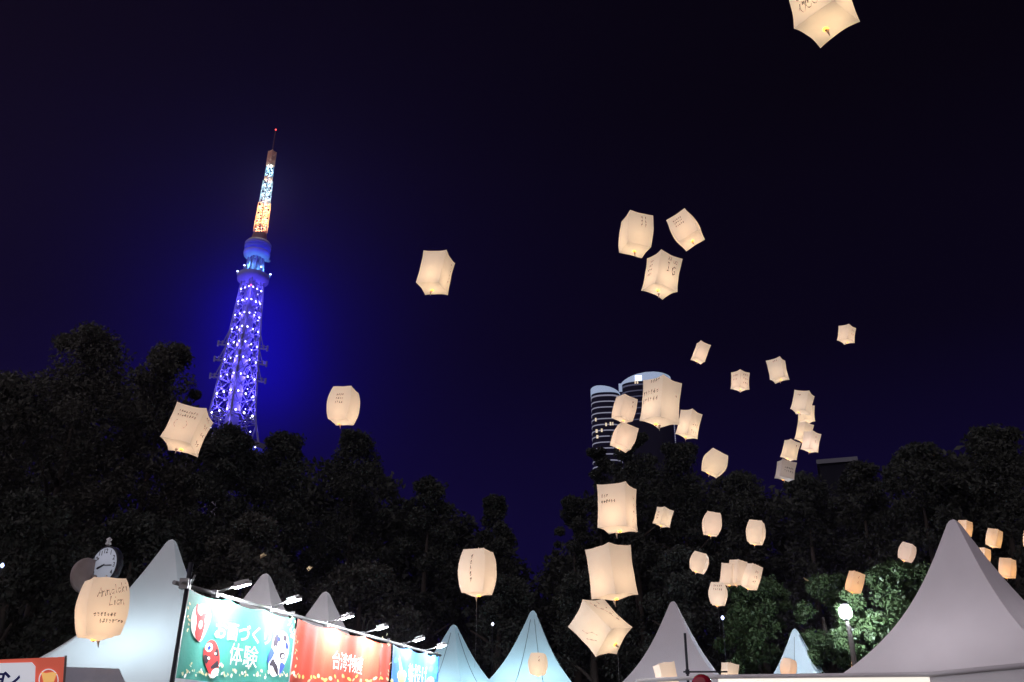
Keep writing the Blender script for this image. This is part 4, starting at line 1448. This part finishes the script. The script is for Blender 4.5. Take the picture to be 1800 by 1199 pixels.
OR = (1.0, 0.50, 0.15)       # deeper orange lamps
PK = (1.0, 0.76, 0.58)
vine = [[(-.7, .75), (-.55, .35), (-.2, .1), (0.05, -.35), (.4, -.62)]] + [[(a, b), (a + .12, b + .10), (a + .2, b - .03), (a, b)] for a, b in ((-.62, .5), (-.35, .2), (-.05, -.15), (.2, -.5))]
LANTERNS = [
 dict(bb=(1376, -88, 1512, 85), f=.66, roll=-13, label='largest lantern, cut off by the top edge of the picture', var=2, power=1.0, writing=[('A', lambda r: W_(-.6, .1, .2, 3, 3)(r) + loops(r, -.35, -.55, .34, 3)), ('B', W_(-.5, .0, .3, 3, 2))]),
 dict(bb=(731, 439, 800, 519), f=.70, roll=12, label='plain lantern drifting alone right of the tower mast', var=0, writing=[('B', W_(.2, .5, .16, 6, 1, True))]),
 dict(bb=(1087, 369, 1149, 454), f=.30, roll=3, label='left one of the three high lanterns, two columns of writing near its top', var=3, writing=[('B', W_(-.1, .55, .2, 3, 2, True))]),
 dict(bb=(1171, 366, 1239, 442), f=.78, roll=-26, tilt=6, label='right one of the three high lanterns, leaning left with its lamp showing', var=3, writing=[('A', W_(-.5, .4, .14, 5, 3))]),
 dict(bb=(1127, 438, 1200, 527), f=.42, roll=8, label='pointed lantern with the big letters IG, lowest of the high three', var=2, writing=[('B', lambda r: word('I', -.35, -.1, .52) + word('G', .15, -.22, .52), 2.2), ('B', lambda r: word('88', -.3, .55, .3) + loops(r, .3, .6, .2, 2)), ('A', W_(-.2, .4, .16, 3, 4))]),
 dict(bb=(1471, 569, 1505, 606), f=.62, roll=4, label='small lantern farthest to the right high in the open sky', var=2, writing=[('B', W_(-.3, .2, .3, 2, 2))]),
 dict(bb=(1214, 598, 1250, 641), f=.30, roll=18, label='small plain lantern in the sky below the high three', var=0),
 dict(bb=(1284, 649, 1318, 690), f=.5, roll=1, label='small six-sided looking lantern with writing on both faces', var=2, writing=[('A', W_(-.4, .3, .3, 3, 2)), ('B', W_(-.4, .4, .3, 3, 3))]),
 dict(bb=(1346, 626, 1388, 675), f=.75, roll=-12, label='pale lantern leaning left above the drifting column', var=2, power=.7, col=PK, writing=[('A', W_(-.1, .6, .2, 3, 1))]),
 dict(bb=(574, 678, 633, 748), f=.68, roll=9, label='barrel shaped lantern alone in the sky right of the tower foot', var=1, writing=[('A', W_(-.2, .3, .14, 4, 3))]),
 dict(bb=(281, 706, 375, 804), f=.74, roll=24, tilt=4, label='leaning lantern with a drawn face left of the tower foot', var=2, writing=[('A', lambda r: W_(-.6, .5, .14, 8, 2)(r) + [[(-.3 + .24 * math.cos(t), -.15 + .22 * math.sin(t)) for t in np.linspace(2.0, 4.4, 7)], [(.1 + .24 * math.cos(t), -.15 + .22 * math.sin(t)) for t in np.linspace(-1.2, 1.2, 7)]]), ('B', W_(-.4, .6, .28, 2, 4))]),
 dict(bb=(131, 1014, 228, 1127), f=.22, roll=7, label='large lantern with handwritten names in front of the clock', var=1, writing=[('B', lambda r: word('Annalaki', -.62, .28, .34, .18) + word('Lian', -.05, -.02, .34, .1)), ('B', W_(-.7, -.38, .13, 7, 1)), ('B', W_(-.4, -.6, .13, 8, 1))]),
 dict(bb=(1124, 658, 1199, 754), f=.53, roll=4, label='large pale pointed lantern covering the right half of the high rise', var=2, power=.75, col=PK, writing=[('A', W_(-.8, .12, .22, 6, 2, False, .06)), ('A', W_(-.2, .75, .2, 4, 1)), ('B', W_(.3, .1, .2, 1, 1))]),
 dict(bb=(1075, 692, 1121, 745), f=.40, roll=12, label='upper lantern of the pair before the left half of the high rise', var=3, writing=[('B', W_(.2, .4, .22, 1, 2))]),
 dict(bb=(1072, 740, 1123, 796), f=.24, roll=20, label='lower lantern of the pair before the left half of the high rise', var=3),
 dict(bb=(1187, 718, 1235, 773), f=.55, roll=11, label='lantern touching the right side of the large pale pointed one', var=2, power=1.05, writing=[('B', W_(-.5, -.3, .3, 3, 2))]),
 dict(bb=(1233, 787, 1280, 841), f=.12, roll=26, label='plain rounded lantern leaning right in front of dark trees', var=1),
 dict(bb=(1389, 685, 1432, 731), f=.75, roll=10, label='topmost lantern of the drifting column at the right', var=2, power=.8, col=PK, writing=[('A', W_(-.4, .4, .2, 2, 1))]),
 dict(bb=(1402, 709, 1433, 746), f=.42, roll=-2, size=.31, label='second lantern of the column, half hidden by the topmost', var=2),
 dict(bb=(1396, 740, 1431, 779), f=.5, roll=10, size=.34, label='third lantern of the column, overlapped at its right', var=2),
 dict(bb=(1407, 756, 1444, 797), f=.5, roll=9, size=.30, label='fourth lantern of the column, farthest to its right', var=2, col=PK, writing=[('B', W_(-.2, .3, .3, 1, 2))]),
 dict(bb=(1371, 771, 1408, 811), f=.40, roll=13, label='orange lantern just above the grey unlit one', var=2, writing=[('B', W_(.2, .3, .3, 1, 1))]),
 dict(bb=(1361, 806, 1401, 848), f=.30, roll=8, label='grey white lantern without light at the foot of the column', var=2, power=.22, col=(1, .85, .8), writing=[('B', W_(-.6, .0, .22, 5, 2))]),
 dict(bb=(1049, 846, 1121, 939), f=.72, roll=-1, label='upright boxy lantern with two short lines of writing', var=0, writing=[('A', W_(-.7, .35, .16, 3, 2)), ('A', W_(-.7, .08, .15, 6, 1)), ('B', W_(-.1, .3, .2, 1, 4))], string=0.0),
 dict(bb=(1028, 953, 1122, 1056), f=.52, roll=-8, label='large blank lantern seen edge-on above the tilted one', var=0),
 dict(bb=(998, 1052, 1112, 1155), f=.60, roll=-44, tilt=22, label='strongly tilted lantern with a drawn vine', var=2, writing=[('B', vine), ('B', W_(-.1, .7, .16, 1, 1)), ('B', lambda r: sum([kana(r, -.1 + .22 * i, .55 - .32 * i, .14) for i in range(4)], [])), ('A', lambda r: [[(-.4, .2), (-.3, -.1), (.0, -.3), (.1, -.6)], [(-.6, -.2), (-.2, -.7)]])], string=2.2),
 dict(bb=(1147, 890, 1185, 928), f=.45, roll=14, label='small lantern right of the upright boxy one', var=2, writing=[('A', W_(-.2, .2, .2, 2, 3))]),
 dict(bb=(1234, 898, 1269, 944), f=.15, roll=5, label='small barrel lantern before a cluster of blue window lights', var=1),
 dict(bb=(1311, 913, 1346, 959), f=.84, roll=5, label='small barrel lantern, rightmost over the middle dark trees', var=1),
 dict(bb=(1212, 968, 1246, 1010), f=.86, roll=15, label='small plain lantern leaning right, left of the cluster of three', var=1),
 dict(bb=(1264, 989, 1300, 1031), f=.6, roll=6, size=.33, label='left lantern of the overlapping cluster of three', var=2, col=PK),
 dict(bb=(1279, 983, 1314, 1029), f=.5, roll=4, size=.37, label='middle lantern of the overlapping cluster of three', var=3, col=PK),
 dict(bb=(1306, 990, 1338, 1038), f=.38, roll=15, size=.36, label='right lantern of the overlapping cluster of three', var=3, writing=[('B', W_(-.3, .3, .26, 2, 3))]),
 dict(bb=(1245, 1023, 1279, 1066), f=.9, roll=1, size=.32, label='pinkish barrel lantern with dark writing under the cluster of three', var=1, power=.85, col=PK, writing=[('A', W_(-.5, .55, .2, 5, 2))], string=1.5),
 dict(bb=(805, 963, 873, 1050), f=.68, roll=2, label='barrel lantern with one vertical column of writing', var=1, writing=[('A', W_(-.05, .5, .2, 5, 1, True))], string=2.0),
 dict(bb=(928, 1147, 963, 1189), f=.86, roll=3, label='small pink lantern in front of the seamed pale blue tent', var=1, col=PK, writing=[('A', W_(.2, .5, .24, 2, 1, True))]),
 dict(bb=(1148, 1162, 1198, 1228), f=.30, roll=-14, label='leaning lantern at the bottom left of the crossbar stand', var=0, power=1.15),
 dict(bb=(1266, 1164, 1299, 1213), f=.36, roll=4, label='lantern at the bottom right of the red balloon', var=0, power=1.15, size=.34),
 dict(bb=(1371, 1156, 1401, 1190), f=.6, roll=8, label='orange lantern in front of the smallest pale blue tent', var=1, size=.23, col=(1, .5, .24)),
 dict(bb=(1485, 1003, 1521, 1044), f=.34, roll=12, label='deep orange lantern above the street lamp', var=3, col=OR, power=1.0, size=.30, writing=[('B', W_(-.2, .3, .3, 1, 2))]),
 dict(bb=(1578, 952, 1611, 990), f=.76, roll=14, label='dim pinkish lantern left of the big grey tent', var=1, power=.4, size=.27, col=(1, .68, .55)),
 dict(bb=(1682, 914, 1710, 944), f=.6, roll=2, size=.34, label='orange lantern partly behind the apex of the big grey tent', var=3, col=OR),
 dict(bb=(1732, 928, 1763, 964), f=.7, roll=6, size=.34, label='orange lantern floating free right of the big tent apex', var=3, col=OR),
 dict(bb=(1714, 962, 1742, 994), f=.6, roll=2, size=.34, label='orange lantern mostly hidden behind the slope of the big tent', var=3, col=OR),
 dict(bb=(1755, 980, 1787, 1017), f=.7, roll=0, size=.34, label='deep orange lantern just above the right slope of the big tent', var=3, col=OR, power=1.15),
 dict(bb=(1798, 932, 1828, 965), f=.6, roll=0, size=.34, label='orange lantern cut off by the right edge of the picture', var=3, col=OR),
 dict(bb=(1496, 1150, 1522, 1180), f=.6, roll=2, size=.34, label='orange lantern low behind the left edge of the big tent', var=3, col=OR),
 dict(bb=(372, 1192, 428, 1256), f=.6, roll=4, label='tan lantern barely showing at the bottom below the green banner', var=0, power=.5),
 dict(bb=(1262, -84, 1328, -4), f=.6, roll=-10, label='lantern above the top edge with only its tied end showing', var=0),
]
for i, kw in enumerate(LANTERNS):
    root, dist = lantern(**kw)

# ------------------------------------------------------------------ thin night haze over park and city
hz = MB(); hz.box((0, 215, 168), (900, 530, 338))
hm = bpy.data.materials.new('night_haze'); hm.use_nodes = True
ht = hm.node_tree; ht.nodes.remove(ht.nodes['Principled BSDF'])
hv = ht.nodes.new('ShaderNodeVolumePrincipled')
hv.inputs['Color'].default_value = (0.60, 0.42, 1.0, 1)
hv.inputs['Density'].default_value = 0.00015
hv.inputs['Anisotropy'].default_value = 0.62
ht.links.new(hv.outputs[0], ht.nodes['Material Output'].inputs['Volume'])
tag(hz.build('haze', hm), kind='stuff')

# pale moths caught by the light
M['moth'] = mat('moth_wing', (0.55, 0.42, 0.25), 0.7, transl=0.4)
for x, y, D_, a, lb_ in ((463, 978, 9.5, 35, 'pale moth flying above the green banner'), (545, 1000, 10.5, 50, 'pale moth flying above the red banner'), (1416, 1019, 12, -35, 'pale moth flying left of the deep orange lantern')):
    p = at_depth(x, y, D_)
    mo = empty('moth', p, 0, lb_, 'moth'); mo.rotation_euler = (0.5, math.radians(-a), 0.4)
    b = MB(); b.tube([(-.035, 0, 0), (0, 0, 0.002), (.035, 0, 0)], [.004, .008, .003], 6, M['moth']); b.build('body', None, mo)
    for s_ in (-1, 1):
        w = MB(); w.add([(.02, s_ * .004, 0), (.03, s_ * .04, .012), (-.01, s_ * .045, .014), (-.03, s_ * .02, .004)], [(0, 1, 2, 3)], M['moth']); w.build('wing', None, mo)

print('lanterns', len(LANTERNS), 'banner points', [tuple(round(c, 2) for c in p) for p in bp], 'u', [round(u, 2) for u in u_edges], 'zb1', round(zb1, 2), 'tower H', [round(h) for h in rows_h], round(H_ring), round(H_deck0), round(H_ant))
